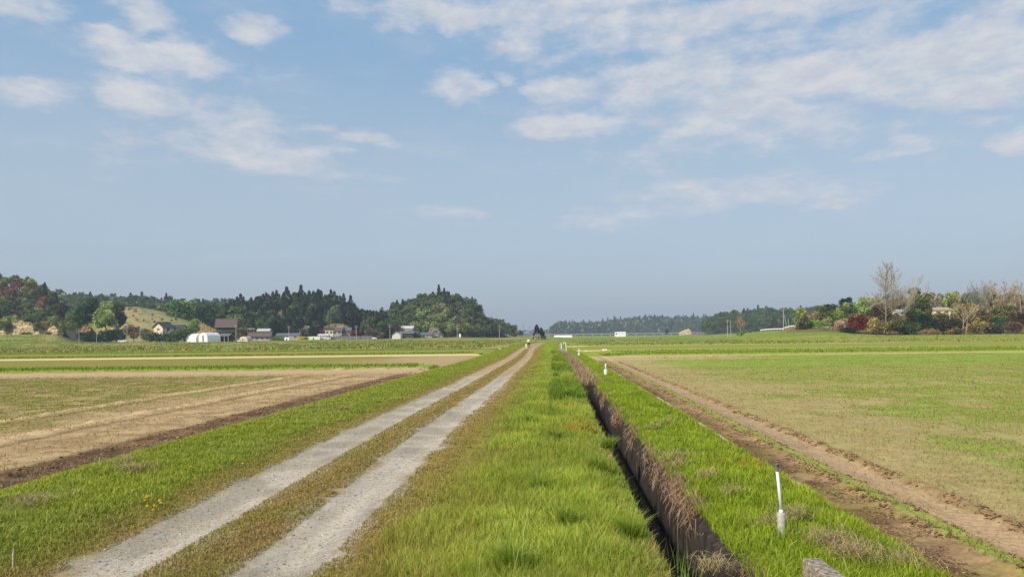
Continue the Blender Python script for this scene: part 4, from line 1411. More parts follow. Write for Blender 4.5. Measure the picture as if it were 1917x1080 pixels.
# trees at the far left beside the road up the hill
LT = [
    ('broadleaf_tree', 'round', 165, 632, 557, 46, 405, H_('26381f'), H_('42592f'), 'big dark round tree left of the pale tree by the hill road', 'tree'),
    ('broadleaf_tree', 'round', 198, 640, 563, 40, 400, H_('5f7644'), H_('8fa067'), 'tall pale grey green tree in the middle of the roadside clump', 'tree'),
    ('broadleaf_tree', 'round', 218, 638, 566, 34, 410, H_('3c4a2a'), H_('5b6a3c'), 'olive tree at the right edge of the roadside clump', 'tree'),
    ('broadleaf_tree', 'round', 138, 630, 580, 34, 410, H_('4c6a34'), H_('7c9450'), 'light green tree just right of the uphill grey road', 'tree'),
    ('shrub', 'round', 8, 618, 600, 26, 401, H_('3c4a2c'), H_('64703e'), 'green shrub on the left shoulder of the cream cliff', 'shrub'),
    ('shrub', 'round', 70, 617, 602, 18, 403, H_('4a5030'), H_('747446'), 'olive shrub in the gap between the two cream rocks', 'shrub'),
    ('shrub', 'round', 50, 628, 619, 24, 396, H_('4e5832'), H_('78804a'), 'low shrub at the foot of the cream cliff', 'shrub'),
    ('shrub', 'round', 92, 628, 620, 16, 397, H_('40482c'), H_('686c40'), 'low shrub at the foot of the smaller cream rock', 'shrub'),
    ('broadleaf_tree', 'round', 112, 624, 566, 30, 409, H_('30341f'), H_('565436'), 'dark brownish tree at the left side of the uphill grey road', 'tree'),
    ('shrub', 'round', 160, 643, 620, 40, 392, H_('1f331a'), H_('36502a'), 'dark shrub under the big dark tree by the white car', 'shrub'),
    ('shrub', 'round', 195, 643, 616, 44, 393, H_('1c3018'), H_('304a26'), 'dark green shrub under the pale tree by the white car', 'shrub'),
    ('shrub', 'round', 222, 638, 614, 36, 398, H_('243a1e'), H_('3e5630'), 'dark green shrub behind the white car', 'shrub'),
    ('shrub', 'round', 250, 640, 606, 34, 400, H_('5a5244'), H_('7a705c'), 'grey brown bare shrub right of the white car', 'shrub'),
    ('shrub', 'round', 275, 640, 614, 36, 400, H_('46503a'), H_('64684a'), 'dull olive shrub left of the black roofed house', 'shrub'),
    ('shrub', 'round', 305, 638, 620, 60, 392, H_('263620'), H_('3f5230'), 'wide dark hedge in front of the black roofed house', 'hedge'),
    ('shrub', 'round', 340, 637, 615, 40, 396, H_('2f4226'), H_('4d6238'), 'dark green hedge left of the white greenhouse tents', 'hedge'),
    ('shrub', 'round', 360, 636, 596, 30, 420, H_('53703a'), H_('7c9a55'), 'fresh green bush above the white greenhouse tents', 'shrub'),
    ('shrub', 'round', 370, 620, 598, 30, 450, H_('4c4630'), H_('7c6f4a'), 'brown scrub behind the white greenhouse tents', 'shrub'),
    ('broadleaf_tree', 'round', 332, 600, 560, 44, 505, H_('3e5a2e'), H_('69854a'), 'mid green tree at the top of the grassy terraces', 'tree'),
    ('broadleaf_tree', 'round', 355, 600, 562, 44, 512, H_('4c6638'), H_('7a9450'), 'yellow green tree right of the grassy terraces', 'tree'),
    ('broadleaf_tree', 'round', 385, 615, 565, 50, 508, H_('2a3822'), H_('43532f'), 'dark round tree behind the brown roofed barn', 'tree'),
    ('broadleaf_tree', 'round', 440, 620, 592, 44, 470, H_('4c5a34'), H_('7c8450'), 'olive green tree behind the roof ridge of the brown barn', 'tree'),
    ('shrub', 'round', 452, 632, 612, 26, 424, H_('3a4428'), H_('5e6238'), 'olive shrub under the dark gable of the brown barn', 'shrub'),
    ('shrub', 'round', 412, 634, 618, 26, 432, H_('3a4c2c'), H_('5c6a3c'), 'green shrub under the left end of the brown barn', 'shrub'),
    ('shrub', 'round', 433, 634, 619, 24, 431, H_('2e3e26'), H_('4a5834'), 'dark green shrub under the middle of the brown barn', 'shrub'),
    ('shrub', 'round', 520, 638, 628, 34, 410, H_('3e5a34'), H_('638050'), 'green hedge right of the low brown roofed house', 'hedge'),
    ('shrub', 'round', 567, 638, 629, 26, 415, H_('8a8c3c'), H_('a9a850'), 'yellow green bush by the pole right of the low houses', 'shrub'),
    ('shrub', 'round', 604, 630, 616, 16, 450, H_('58302a'), H_('704238'), 'dark red shrub left of the cream house', 'shrub'),
    ('shrub', 'round', 663, 632, 616, 18, 452, H_('58342e'), H_('704842'), 'dark red shrub behind the pole right of the cream house', 'shrub'),
    ('broadleaf_tree', 'round', 625, 610, 570, 28, 500, H_('4a5544'), H_('6c765c'), 'grey green tree in front of the cedars above the cream house', 'tree'),
    ('broadleaf_tree', 'round', 500, 620, 590, 30, 480, H_('3a4c34'), H_('566a48'), 'blue green tree in front of the cedars by the tall pole', 'tree'),
    ('shrub', 'round', 702, 632, 612, 40, 470, H_('3f3f30'), H_('5a5a44'), 'brownish scrub under the saddle between the two hills', 'shrub'),
    ('shrub', 'round', 735, 630, 606, 40, 500, H_('3c3a2e'), H_('58543e'), 'brown scrub behind the white gable at the foot of the hill', 'shrub'),
    ('broadleaf_tree', 'round', 716, 600, 577, 20, 600, H_('56604a'), H_('8c9478'), 'thin pale tree standing in the saddle between two hills', 'tree'),
    ('shrub', 'round', 878, 632, 618, 40, 560, H_('4a2426'), H_('64383a'), 'dark maroon hedge at the foot of the rounded hill', 'hedge'),
    ('broadleaf_tree', 'round', 914, 606, 593, 18, 640, H_('7a6c68'), H_('a0928c'), 'pale pinkish tree behind the end of the rounded hill', 'tree'),
    ('broadleaf_tree', 'round', 975, 631, 618, 12, 760, H_('283428'), H_('3a4638'), 'small dark tree beyond the end of the low spur', 'tree'),
    ('shrub', 'round', 962, 631, 623, 14, 740, H_('323c2c'), H_('454f3a'), 'low dark bush beyond the end of the low spur', 'shrub'),
    # the dark tree at the end of the track
    ('ivy_tree', 'cedar', 1005, 634, 607, 17, 420, H_('1c1f1a'), H_('33352c'), 'narrow dark ivy covered tree at the end of the track', 'tree'),
    ('ivy_tree', 'cedar', 1013, 634, 613, 21, 426, H_('24261f'), H_('3a3a2e'), 'lower dark tree leaning right at the end of the track', 'tree'),
    # far right of centre
    ('shrub', 'round', 1248, 626, 615, 9, 900, H_('2c3a30'), H_('3c4a3a'), 'tiny dark tree in front of the distant hills', 'tree'),
    ('shrub', 'round', 1390, 623, 616, 34, 335, H_('44603a'), H_('64804a'), 'low green scrub at the foot of the bare poplar', 'shrub'),
]
for a in LT:
    pcrown(*a)

RT = [
    ('shrub', 'round', 1502, 620, 588, 30, 284, H_('56683a'), H_('86965c'), 'pale olive bush at the left end of the right hand thicket', 'shrub'),
    ('shrub', 'round', 1500, 620, 606, 22, 280, H_('2a3020'), H_('454a30'), 'dark low bush at the left end of the right hand thicket', 'shrub'),
    ('shrub', 'round', 1523, 621, 596, 30, 282, H_('4a6a30'), H_('80a04a'), 'bright green bush left of the rust coloured one', 'shrub'),
    ('shrub', 'round', 1526, 608, 581, 34, 300, H_('6c5040'), H_('866450'), 'rust orange bush in the right hand thicket', 'shrub'),
    ('broadleaf_tree', 'round', 1556, 608, 568, 26, 296, H_('26361f'), H_('44592c'), 'dark green rounded tree right of the rust bush', 'tree'),
    ('pine_tree', 'round', 1584, 605, 556, 32, 330, H_('1c2a20'), H_('30402e'), 'dark flat topped pine rising above the thicket', 'pine tree'),
    ('shrub', 'round', 1575, 598, 576, 26, 302, H_('7c8434'), H_('9aa04c'), 'yellow green bush below the dark pine', 'shrub'),
    ('shrub', 'round', 1596, 605, 576, 34, 298, H_('2c4c20'), H_('527c34'), 'fresh green bush left of the tall bare tree', 'shrub'),
    ('shrub', 'round', 1545, 621, 600, 26, 276, H_('4f6c34'), H_('7c9a50'), 'mid green bush in front of the dark rounded tree', 'shrub'),
    ('shrub', 'round', 1573, 620, 598, 22, 274, H_('8c7a6c'), H_('b09c8c'), 'pinkish grey bare bush left of the red maple', 'shrub'),
    ('shrub', 'round', 1547, 622, 609, 24, 272, H_('7c8064'), H_('a0a080'), 'pale grey bush at the field edge left of the red maple', 'shrub'),
    ('shrub', 'round', 1585, 625, 611, 34, 268, H_('1c2c1c'), H_('2e4028'), 'very dark low bush standing in for the shade under the red maple', 'shrub'),  # dark bush added where shade lies at the maple's foot
    ('maple_tree', 'round', 1606, 622, 588, 44, 268, H_('480e10'), H_('641618'), 'deep red maple bush at the edge of the field', 'maple'),
    ('shrub', 'round', 1640, 622, 594, 42, 266, H_('6c6440'), H_('94885c'), 'tan olive bush right of the red maple', 'shrub'),
    ('broadleaf_tree', 'round', 1628, 598, 558, 44, 302, H_('5a6c3c'), H_('8a9860'), 'pale green tree behind the tall bare tree', 'tree'),
    ('shrub', 'round', 1650, 590, 566, 34, 280, H_('3c2824'), H_('5a4038'), 'dark brown purple shrub around the tall bare tree', 'shrub'),
    ('shrub', 'round', 1668, 624, 594, 46, 264, H_('46482c'), H_('6e6c42'), 'olive thicket below the tall bare tree', 'shrub'),
    ('broadleaf_tree', 'round', 1690, 596, 556, 46, 290, H_('4a5628'), H_('748048'), 'olive tree below the spreading bare tree', 'tree'),
    ('conifer_tree', 'round', 1720, 600, 536, 46, 284, H_('3a4424'), H_('626a38'), 'tall olive green conifer in the thicket', 'conifer'),
    ('shrub', 'round', 1705, 626, 600, 44, 264, H_('2c3c22'), H_('4c6034'), 'dark green bush below the olive conifer', 'shrub'),
    ('shrub', 'round', 1733, 624, 586, 34, 268, H_('20301e'), H_('38482c'), 'very dark green bush right of the olive conifer', 'shrub'),
    ('shrub', 'round', 1684, 612, 585, 30, 268, H_('50502e'), H_('78744a'), 'olive bush in front of the small white house', 'shrub'),
    ('shrub', 'round', 1758, 612, 586, 44, 272, H_('3c4428'), H_('626238'), 'dark olive bush in front of the cream house', 'shrub'),
    ('shrub', 'round', 1668, 600, 556, 50, 292, H_('545034'), H_('7c7650'), 'khaki thicket between the tallest bare tree and the spreading one', 'shrub'),
    ('shrub', 'round', 1888, 596, 548, 50, 304, H_('60543e'), H_('8a7c62'), 'grey brown woodland behind the thin trees at the right end', 'shrub'),
    ('shrub', 'round', 1750, 606, 546, 36, 320, H_('6c6660'), H_('948c80'), 'grey leafless tree behind the cream house', 'tree'),
    ('broadleaf_tree', 'round', 1786, 606, 546, 48, 310, H_('52662e'), H_('7e9450'), 'light green tree behind the cream house', 'tree'),
    ('shrub', 'round', 1757, 600, 584, 34, 284, H_('747438'), H_('98944c'), 'yellowish scrub in front of the cream house', 'shrub'),
    ('shrub', 'round', 1770, 624, 592, 56, 266, H_('20241a'), H_('3a3c28'), 'dark shaded thicket left of the twin pale trunks', 'shrub'),  # shade under the trees is put into these leaf colours
    ('shrub', 'round', 1800, 610, 575, 50, 272, H_('423c2a'), H_('66593c'), 'brown thicket behind the twin pale trunks', 'shrub'),
    ('shrub', 'round', 1748, 627, 614, 34, 258, H_('64563c'), H_('806e4c'), 'rust brown low bush at the field edge left of the twin trunks', 'shrub'),
    ('shrub', 'round', 1785, 627, 612, 40, 258, H_('4a4430'), H_('746a48'), 'olive brown low bush at the foot of the twin trunks', 'shrub'),
    ('shrub', 'round', 1832, 625, 598, 48, 262, H_('6c5c40'), H_('8c7a58'), 'sandy brown bush right of the twin pale trunks', 'shrub'),
    ('shrub', 'round', 1822, 600, 566, 50, 284, H_('5e5632'), H_('867a48'), 'olive brown thicket above the sandy brown bush', 'shrub'),
    ('shrub', 'round', 1868, 600, 576, 60, 282, H_('6c6038'), H_('8c7e50'), 'ochre undergrowth below the row of thin trees', 'shrub'),
    ('shrub', 'round', 1874, 614, 590, 36, 268, H_('24442a'), H_('44683c'), 'blue green bush between the brown ones at the right', 'shrub'),
    ('shrub', 'round', 1860, 626, 608, 40, 260, H_('26261c'), H_('403c2a'), 'dark low bush at the field edge near the right end', 'shrub'),
    ('shrub', 'round', 1904, 626, 584, 44, 262, H_('2a2820'), H_('4c4432'), 'dark brown thicket at the right edge of the view', 'shrub'),
    ('shrub', 'round', 1896, 618, 600, 34, 258, H_('54443a'), H_('6c5848'), 'reddish brown bush at the right edge of the view', 'shrub'),
    ('shrub', 'round', 1905, 590, 556, 60, 300, H_('5c4c3a'), H_('84705a'), 'brown woodland edge behind the thin trees', 'shrub'),
    ('broadleaf_tree', 'round', 1850, 590, 556, 50, 306, H_('464c2e'), H_('6a6c44'), 'olive tree behind the row of thin trees', 'tree'),
    ('shrub', 'round', 1960, 622, 570, 80, 270, H_('46482c'), H_('6e6c42'), 'olive thicket just outside the right edge', 'shrub'),
]
for a in RT:
    pcrown(*a)


def bare_tree(name, px, base_y, top_y, Y, spread, label, cat='bare tree', col='8f8272', leader=True, seed=1, leafc=None, twin=False, trunk_r=.011, lv=4, nb=13):
    rnd = random.Random(seed)
    x = at(px, Y); zg = tz(x, Y); z = min(zat(px, base_y, Y), zg)
    h = (base_y - top_y) / F * Y + max(zat(px, base_y, Y) - z, 0)
    t = thing(name, label, cat, (x, Y, z - .1))
    tr = MB(); br = MB(); tips = []
    minr = .034 * Y / 260

    def limb(mb, p, d, L, r, lev):
        pts = [p]; q = Vector(p); dd = Vector(d).normalized(); n = 4
        for k in range(n):
            dd = (dd + Vector((rnd.uniform(-.14, .14), rnd.uniform(-.14, .14), .07 if lev else .02))).normalized()
            q = q + dd * (L / n); pts.append(q.copy())
        rr = [max(r * (1 - .75 * k / n), minr) for k in range(n + 1)]
        mb.tube(pts, rr, 6 if lev == 0 else 4, cap=(lev == 0))
        if lev >= lv: tips.append(pts[-1]); return pts
        if lev > 0:
            m = 4 if lev < 3 else 3
            for k in range(m):
                f = .3 + .7 * (k + rnd.random() * .6) / m
                i = min(int(f * n), n - 1); pt = pts[i].lerp(pts[i + 1], f * n - i)
                a = rnd.uniform(0, 6.28); o = Vector((math.cos(a), math.sin(a), rnd.uniform(.0, .7)))
                limb(br, pt, dd * .9 + o * .75, L * rnd.uniform(.42, .62), max(r * .45, minr), lev + 1)
        return pts

    roots = [(0, 0)] if not twin else [(-.5, 0), (.55, .2)]
    for ri, (ox, oy) in enumerate(roots):
        H = h * (1 if ri == 0 else .92) * (.96 if leader else .5)
        lean = Vector(((-.02 if ri == 0 else .1) if twin else rnd.uniform(-.02, .02), 0, 1))
        pts = limb(tr, Vector((ox, oy, 0)), lean, H, h * trunk_r, 0)
        for k in range(nb):
            f = (.28 + .7 * k / nb) if leader else (.5 + .5 * k / nb)
            i = min(int(f * 4), 3); pt = pts[i].lerp(pts[i + 1], f * 4 - i)
            a = k * 2.4 + rnd.uniform(-.4, .4)
            up = rnd.uniform(.55, .95) if leader else rnd.uniform(.5, 1.3)
            L = spread * h * ((1.1 - .75 * f) if leader else rnd.uniform(.6, 1.0)) * rnd.uniform(.8, 1.15)
            limb(br, pt, Vector((math.cos(a), math.sin(a), up)), L, h * trunk_r * .42, 1 if leader else 1)
    for nm, mb in (('trunk', tr), ('branches', br)):
        me = bpy.data.meshes.new(nm); me.from_pydata(mb.v, [], mb.f)
        ca = me.color_attributes.new('Col', 'FLOAT_COLOR', 'POINT')
        ca.data.foreach_set('color', np.tile([*hexc(col), 1.0], len(mb.v)).astype(np.float32))
        me.materials.append(M_BARK); me.update(); obj(nm, me, t)
    if leafc:
        P = np.array([tuple(q) for q in tips]); P = np.repeat(P, leafc[2], 0) + RNG.normal(0, .35, (len(P) * leafc[2], 3))
        V, q = leafquads(P, .38)
        obj('crown', np_mesh('crown', V, quads=q, col=np.repeat(leaf_cols(P, leafc[0], leafc[1], 5), 4, 0), mat=M_LEAF), t)
    return t


bare_tree('bare_tree', 1658, 622, 494, 266, .30, 'tallest bare tree with one straight leader at the right', seed=3, nb=34, lv=3, trunk_r=.009)
bare_tree('bare_tree', 1688, 600, 508, 272, .42, 'bare tree with widely spreading branches right of the tallest one', leader=False, seed=5, nb=15, lv=4, col='aca290')
bare_tree('bare_tree', 1640, 612, 545, 285, .34, 'low grey bare tree left of the tallest one', leader=False, seed=9, nb=7, lv=4, col='8a8886')
bare_tree('bare_tree', 1806, 626, 545, 258, .34, 'bare tree with two pale trunks standing at the field edge', leader=False, seed=11, twin=True, nb=6, lv=3, col='b0a084', trunk_r=.009)
bare_tree('bare_tree', 1830, 600, 521, 290, .42, 'wide airy bare tree rising behind the twin trunks', leader=False, seed=13, nb=14, lv=4, col='8c8a84')
bare_tree('budding_tree', 1862, 600, 524, 286, .24, 'thin tree with yellowish young leaves near the right end', seed=17, nb=12, lv=3, col='a89c78', leafc=(hexc('7c7c50'), hexc('a8a070'), 2))
bare_tree('budding_tree', 1888, 600, 528, 290, .24, 'thin pinkish budding tree second from the right end', seed=19, nb=12, lv=3, col='a09080', leafc=(hexc('8c7c6a'), hexc('b0a090'), 1))
bare_tree('budding_tree', 1911, 600, 522, 284, .24, 'thin grey tree at the very right edge', seed=23, nb=12, lv=3, col='9a927e', leafc=(hexc('82785c'), hexc('a8a080'), 1))
bare_tree('budding_tree', 1844, 604, 536, 296, .22, 'slender brown tree left of the yellowish budding tree', seed=29, nb=10, lv=3, col='988a70')
for k_, (px_, tp_, lb_) in enumerate(((1852, 530, 'thin tree between the slender brown one and the yellowish one'), (1874, 526, 'thin tree just right of the yellowish budding tree'),
                                      (1881, 534, 'short thin tree left of the pinkish budding tree'), (1898, 530, 'thin tree just right of the pinkish budding tree'),
                                      (1905, 536, 'short thin tree left of the grey edge tree'), (1836, 532, 'thin tree right of the twin pale trunks'), (1792, 548, 'low thin tree left of the twin pale trunks'))):
    bare_tree('budding_tree', px_, 602, tp_, 288 + 3 * (k_ % 3), .22, lb_, seed=50 + k_, nb=12, lv=3, col=('a4987c', '94887a', 'a89c88')[k_ % 3], leafc=(hexc('7a7054'), hexc('a49a7c'), 1))
bare_tree('bare_tree', 1755, 600, 545, 305, .30, 'small grey bare tree between conifer and light green tree', leader=False, seed=31, nb=7, lv=3, col='8a8480')
bare_tree('bare_tree', 1388, 622, 592, 340, .36, 'small reddish bare poplar alone in front of the wooded hill', leader=True, seed=37, nb=14, lv=3, col='a08068', trunk_r=.014)


# ------------------------------------------------------------------ sandstone cliffs and bare earth
def cliff(name, px0, px1, prof, Y, depth, label, cols, cat='cliff'):
    """a weathered rock face, strata as ledges; prof: list of (px, top row)"""
    zb = min(tz(at(px0, Y), Y), tz(at(px1, Y), Y)) - .6
    xs = np.linspace(px0, px1, int((px1 - px0) * 1.6) + 2)
    tops = np.interp(xs, [p[0] for p in prof], [p[1] for p in prof])
    rows = 16
    V = []; C = []
    for r_ in range(rows + 1):
        f = r_ / rows
        for i, px in enumerate(xs):
            ztop = CAMZ + (hor(px) - tops[i]) / F * Y
            z = zb + (max(ztop, zb + .2) - zb) * f
            edge = min(i, len(xs) - 1 - i) / 6.0
            led = .35 * math.sin(z * 5.5) + float(vnoise(np.array([px * .35]), np.array([z * 1.3]), 71)[0]) * .9
            yy = Y + depth * .5 * f ** 1.4 - led + (1 - min(edge, 1)) * 2.5
            V.append((at(px, Y), yy, z))
            n = float(fbm(np.array([px * .12]), np.array([z * 1.8]), 77, 3)[0])
            c = lerp(cols[0], cols[1], np.array(sm(.35, .65, n)))
            if math.sin(z * 5.5 + .8 * n) > .55: c = c * .55
            if f < .12 and n > .45: c = hexc('6a7048')
            if f > .9 and n > .5: c = hexc('6c6a40')
            C.append(c)
    for i, px in enumerate(xs):   # back edge
        V.append((at(px, Y), Y + depth + 6, zb)); C.append(cols[0])
    n = len(xs)
    i = np.arange(rows + 1)[:, None] * n + np.arange(n - 1)[None, :]
    q = np.stack([i, i + 1, i + n + 1, i + n], -1).reshape(-1, 4)
    me = np_mesh(name, np.array(V), quads=q, col=np.array(C).reshape(-1, 3), mat=M_CLIFF)
    return tag(obj(name, me), label, cat)


SS = (hexc('b09872'), hexc('d8c8a0'))
cliff('cliff', -30, 76, [(-30, 612), (0, 614), (16, 606), (28, 601), (36, 599), (44, 603), (52, 602), (60, 608), (76, 618)], 402, 5, 'cream sandstone cliff with strata below the steep wood', SS)
cliff('cliff', 70, 112, [(70, 618), (84, 617), (92, 611), (100, 608), (106, 614), (112, 622)], 404, 4, 'smaller pointed sandstone outcrop beside the hill road', SS)
cliff('cliff', 146, 172, [(146, 622), (152, 612), (160, 608), (168, 612), (172, 622)], 397, 3, 'orange bare earth bank among the roadside trees', (hexc('8c6c50'), hexc('a8886a')), 'earth bank')
cliff('cliff', 350, 410, [(350, 602), (356, 600), (372, 601), (385, 608), (398, 614), (410, 620)], 446, 4, 'tan earth bank sloping behind the greenhouse tents', (hexc('857a56'), hexc('ab9a70')), 'earth bank')
cliff('cliff', 602, 656, [(602, 618), (612, 608), (625, 605), (640, 606), (656, 612)], 470, 5, 'brown terraced bank behind the cream house', (hexc('7c6a54'), hexc('a08a72')), 'earth bank')
cliff('cliff', 800, 832, [(800, 622), (806, 612), (812, 610), (820, 614), (826, 622), (832, 630)], 505, 5, 'grey rock face at the foot of the rounded hill', (hexc('75706a'), hexc('9c968c')))
cliff('cliff', 1272, 1298, [(1272, 623), (1279, 618), (1285, 616), (1291, 615), (1298, 620)], 1180, 10, 'tiny pale cliff on the distant hills', SS)
cliff('cliff', 222, 262, [(222, 580), (230, 574), (245, 574), (256, 578), (262, 584)], 500, 5, 'tan grassy bank at the top of the terraces', (hexc('8a7a52'), hexc('a89066')), 'earth bank')

# grey road climbing to the hill gap
V = []
for (y_, pxa, pxb) in ((372, 112, 134), (388, 114, 131), (400, 116, 130), (414, 119, 130), (440, 120, 128)):
    for p in (pxa, pxb):
        X = at(p, y_); V.append((X, y_, tz(X, y_) + .25))
tag(obj('hill_road', np_mesh('hill_road', np.array(V), quads=np.array([(2 * i, 2 * i + 1, 2 * i + 3, 2 * i + 2) for i in range(4)]), mat=M_ASPH)), kind='structure')


# ------------------------------------------------------------------ buildings
def house(name, label, px, Y, w, d, wh, rh, yaw, wall, roof, over=.5, wins=2, door=True, ridge='x', cat='house', group=None, base_y=None, winm=None):
    x = at(px, Y); z = tz(x, Y) - .15
    if base_y: z = max(z, zat(px, base_y, Y))
    t = thing(name, label, cat, (x, Y, z), R(yaw), group)
    m = MB()
    # walls with gables
    if ridge == 'x':
        poly = [(-d / 2, -3), (d / 2, -3), (d / 2, wh), (0, wh + rh), (-d / 2, wh)]
        n = MB().prism(poly, -w / 2, w / 2)
        m.add([(v[1], v[0], v[2]) for v in n.v], n.f)
    else:
        m.prism([(-w / 2, -1.5), (w / 2, -1.5), (w / 2, wh), (0, wh + rh), (-w / 2, wh)], -d / 2, d / 2)
    m.build('wall', wall, t)
    r = MB()
    a, L = (d, w) if ridge == 'x' else (w, d)
    e = over; th = .18; sl = rh / (a / 2)
    top = [(-a / 2 - e, wh - e * sl), (0, wh + rh), (a / 2 + e, wh - e * sl)]
    poly = [(top[0][0], top[0][1] + .02), (0, wh + rh + .02), (top[2][0], top[2][1] + .02), (top[2][0], top[2][1] + th), (0, wh + rh + th + .05), (top[0][0], top[0][1] + th)]
    n = MB().prism(poly, -L / 2 - e, L / 2 + e)
    if ridge == 'x':
        r.add([(v[1], v[0], v[2]) for v in n.v], n.f)
        rc = MB().box(-L / 2 - e + .05, L / 2 + e - .05, -.18, .18, wh + rh + th, wh + rh + th + .2)
    else:
        r.add(n.v, n.f)
        rc = MB().box(-.18, .18, -L / 2 - e + .05, L / 2 + e - .05, wh + rh + th, wh + rh + th + .2)
    ro = r.build('roof', roof, t)
    rc.build('ridge', roof, ro)
    for k in range(wins):
        cx = -w / 2 + w * (k + .5) / wins + (.2 if door else 0)
        ww = min(1.6, w / wins * .55)
        fo = MB().box(cx - ww / 2 - .06, cx + ww / 2 + .06, -d / 2 - .04, -d / 2 + .02, wh * .42, wh * .74).build('window', winm or wall, t)
        MB().box(cx - ww / 2, cx + ww / 2, -d / 2 - .07, -d / 2 - .035, wh * .45, wh * .71).build('pane', M_GLASS, fo)
        s_ = MB().box(w / 2 - .02, w / 2 + .04, -ww / 2 - .06 + (k - .5 * (wins - 1)) * d / max(wins, 1), ww / 2 + .06 + (k - .5 * (wins - 1)) * d / max(wins, 1), wh * .38, wh * .80)
        if k < 2: s_.build('window', M_GLASS, t)
    if door:
        MB().box(-w / 2 + .25, -w / 2 + 1.25, -d / 2 - .05, -d / 2 + .02, 0, 2.0).build('door', M_DWOOD, t)
    return t


house('farmhouse', 'house with black tiled gable roof and cream gable wall', 307, 405, 6.0, 8, 3.2, 2.3, -18, M_CREAM, M_RBLACK, .8, 1, False, 'y', base_y=623)
house('farmhouse', 'long low house with dark roof joined behind the black gable house', 330, 412, 8.5, 6, 2.8, 1.3, 8, M_CREAM, M_RBLACK, .6, 3, True, 'x', base_y=623)
house('shed', 'small white walled shed right of the black roofed house', 349, 402, 2.4, 2.4, 2.6, .6, 0, M_WHITED, M_RBROWN, .3, 1, False, base_y=632)
house('barn', 'large barn with red brown roof and dark right gable', 425, 440, 10.5, 8, 3.6, 4.2, 14, M_DWOOD, M_RBROWN, .9, 0, False, 'x', 'barn', base_y=622)
house('farmhouse', 'low house with brown and grey roof right of the tall pole', 488, 418, 11.5, 7, 3.0, 1.9, 4, M_GREYW, M_RBROWN, .8, 4, True, base_y=639)
house('farmhouse', 'pale roofed upper house behind the low brown roofed house', 495, 432, 6.5, 6, 5.4, 1.0, 6, M_WHITED, M_RLIGHT, .5, 2, False, base_y=637)
house('shed', 'long low dark grey roofed shed behind the tall pole', 541, 425, 13, 5, 2.6, .9, 0, M_GREYW, M_RGREY, .4, 3, False, base_y=636)
house('cream_house', 'small cream house with dark window openings beside red shrubs', 617, 448, 4.6, 5, 3.8, 1.1, 10, M_CREAM, M_RBLACK, .4, 2, False, base_y=629)
house('farmhouse', 'dark roofed house just right of the cream house', 634, 458, 6, 6, 3.0, 1.6, -8, M_GREYW, M_RBROWN, .6, 2, True, base_y=628)
house('farmhouse', 'pinkish walled house left of the pole on the brown bank', 649, 460, 5, 5, 3.2, 1.5, 12, mat_flat('pink_wall', (.38, .31, .28), .85, 1, .08), M_RGREY, .5, 2, False, base_y=628)
house('blue_shed', 'pale blue grey shed in front of the red shrub', 606, 428, 5.8, 4, 2.4, .7, 6, M_BLUEG, M_RLIGHT, .3, 0, False, cat='shed', base_y=636)
house('gable_hall', 'white gabled roof at the foot of the two hills', 744, 478, 5.4, 9, 1.6, 1.8, 0, M_WHITED, M_RLIGHT, .3, 0, False, 'y', 'house', base_y=632)
house('farmhouse', 'dark house right of the white gabled roof', 762, 488, 8.5, 6, 3.0, 1.2, 5, M_DWOOD, M_RGREY, .6, 3, True, base_y=633)
house('farmhouse', 'pale roofed house above the dark houses by the rounded hill', 764, 505, 8, 6, 4.8, 1.4, -10, M_GREYW, M_RLIGHT, .5, 2, False, base_y=628)
house('farmhouse', 'dark house nearest to the grey rock face', 778, 492, 4.6, 6, 3.0, 1.6, 0, M_DWOOD, M_RBLACK, .5, 1, False, base_y=633)
house('farmhouse', 'long low grey house left of the grey rock face', 797, 500, 9, 6, 2.6, 1.0, 0, M_GREYW, M_RGREY, .5, 4, True, base_y=633)
house('cream_house', 'cream house half hidden in the right hand thicket', 1758, 300, 6.2, 6, 2.0, .8, -6, M_CREAM, mat_flat('tan_roof', (.40, .33, .22), .8, 2, .1), .4, 2, False, base_y=590)
house('white_house', 'small white house behind the foot of the spreading bare tree', 1684, 284, 3.0, 4, 1.6, .6, 8, M_WHITED, M_RLIGHT, .3, 1, False, cat='house', base_y=592)
house('white_hall', 'wide white hall standing alone in front of the distant hills', 1161, 760, 10.4, 7, 1.5, .7, 0, M_WHITE, mat_flat('white_roof', (.85, .88, .9), .5, 1, .03), .3, 0, True, cat='hall', base_y=626)


def tent(px, Y, w, h, L, yaw, label, door=False):
    """barrel roofed white greenhouse"""
    x = at(px, Y); z = tz(x, Y) - .05
    t = thing('greenhouse', label, 'greenhouse', (x, Y, z), R(yaw), 'white barrel roofed greenhouses')
    pr = [(-w / 2, -.4), (-w / 2, h * .5), (-w * .44, h * .72), (-w * .3, h * .92), (0, h), (w * .3, h * .92), (w * .44, h * .72), (w / 2, h * .5), (w / 2, -.4)]
    MB().prism(pr, -L / 2, L / 2).build('cover', M_WHITE, t)
    for yy in (-L / 2 - .03, L / 2 + .03):
        rb = MB()
        for a, b in zip(pr[:-1], pr[1:]):
            rb.tube([(a[0] * 1.01, yy, a[1]), (b[0] * 1.01, yy, b[1] + .02)], [.05, .05], 5)
        rb.build('end_frame', M_WHITED, t)
    if door:
        MB().box(-.4, .5, -L / 2 - .1, -L / 2 - .05, 0, h * .7).build('door', M_DWOOD, t)
    return t


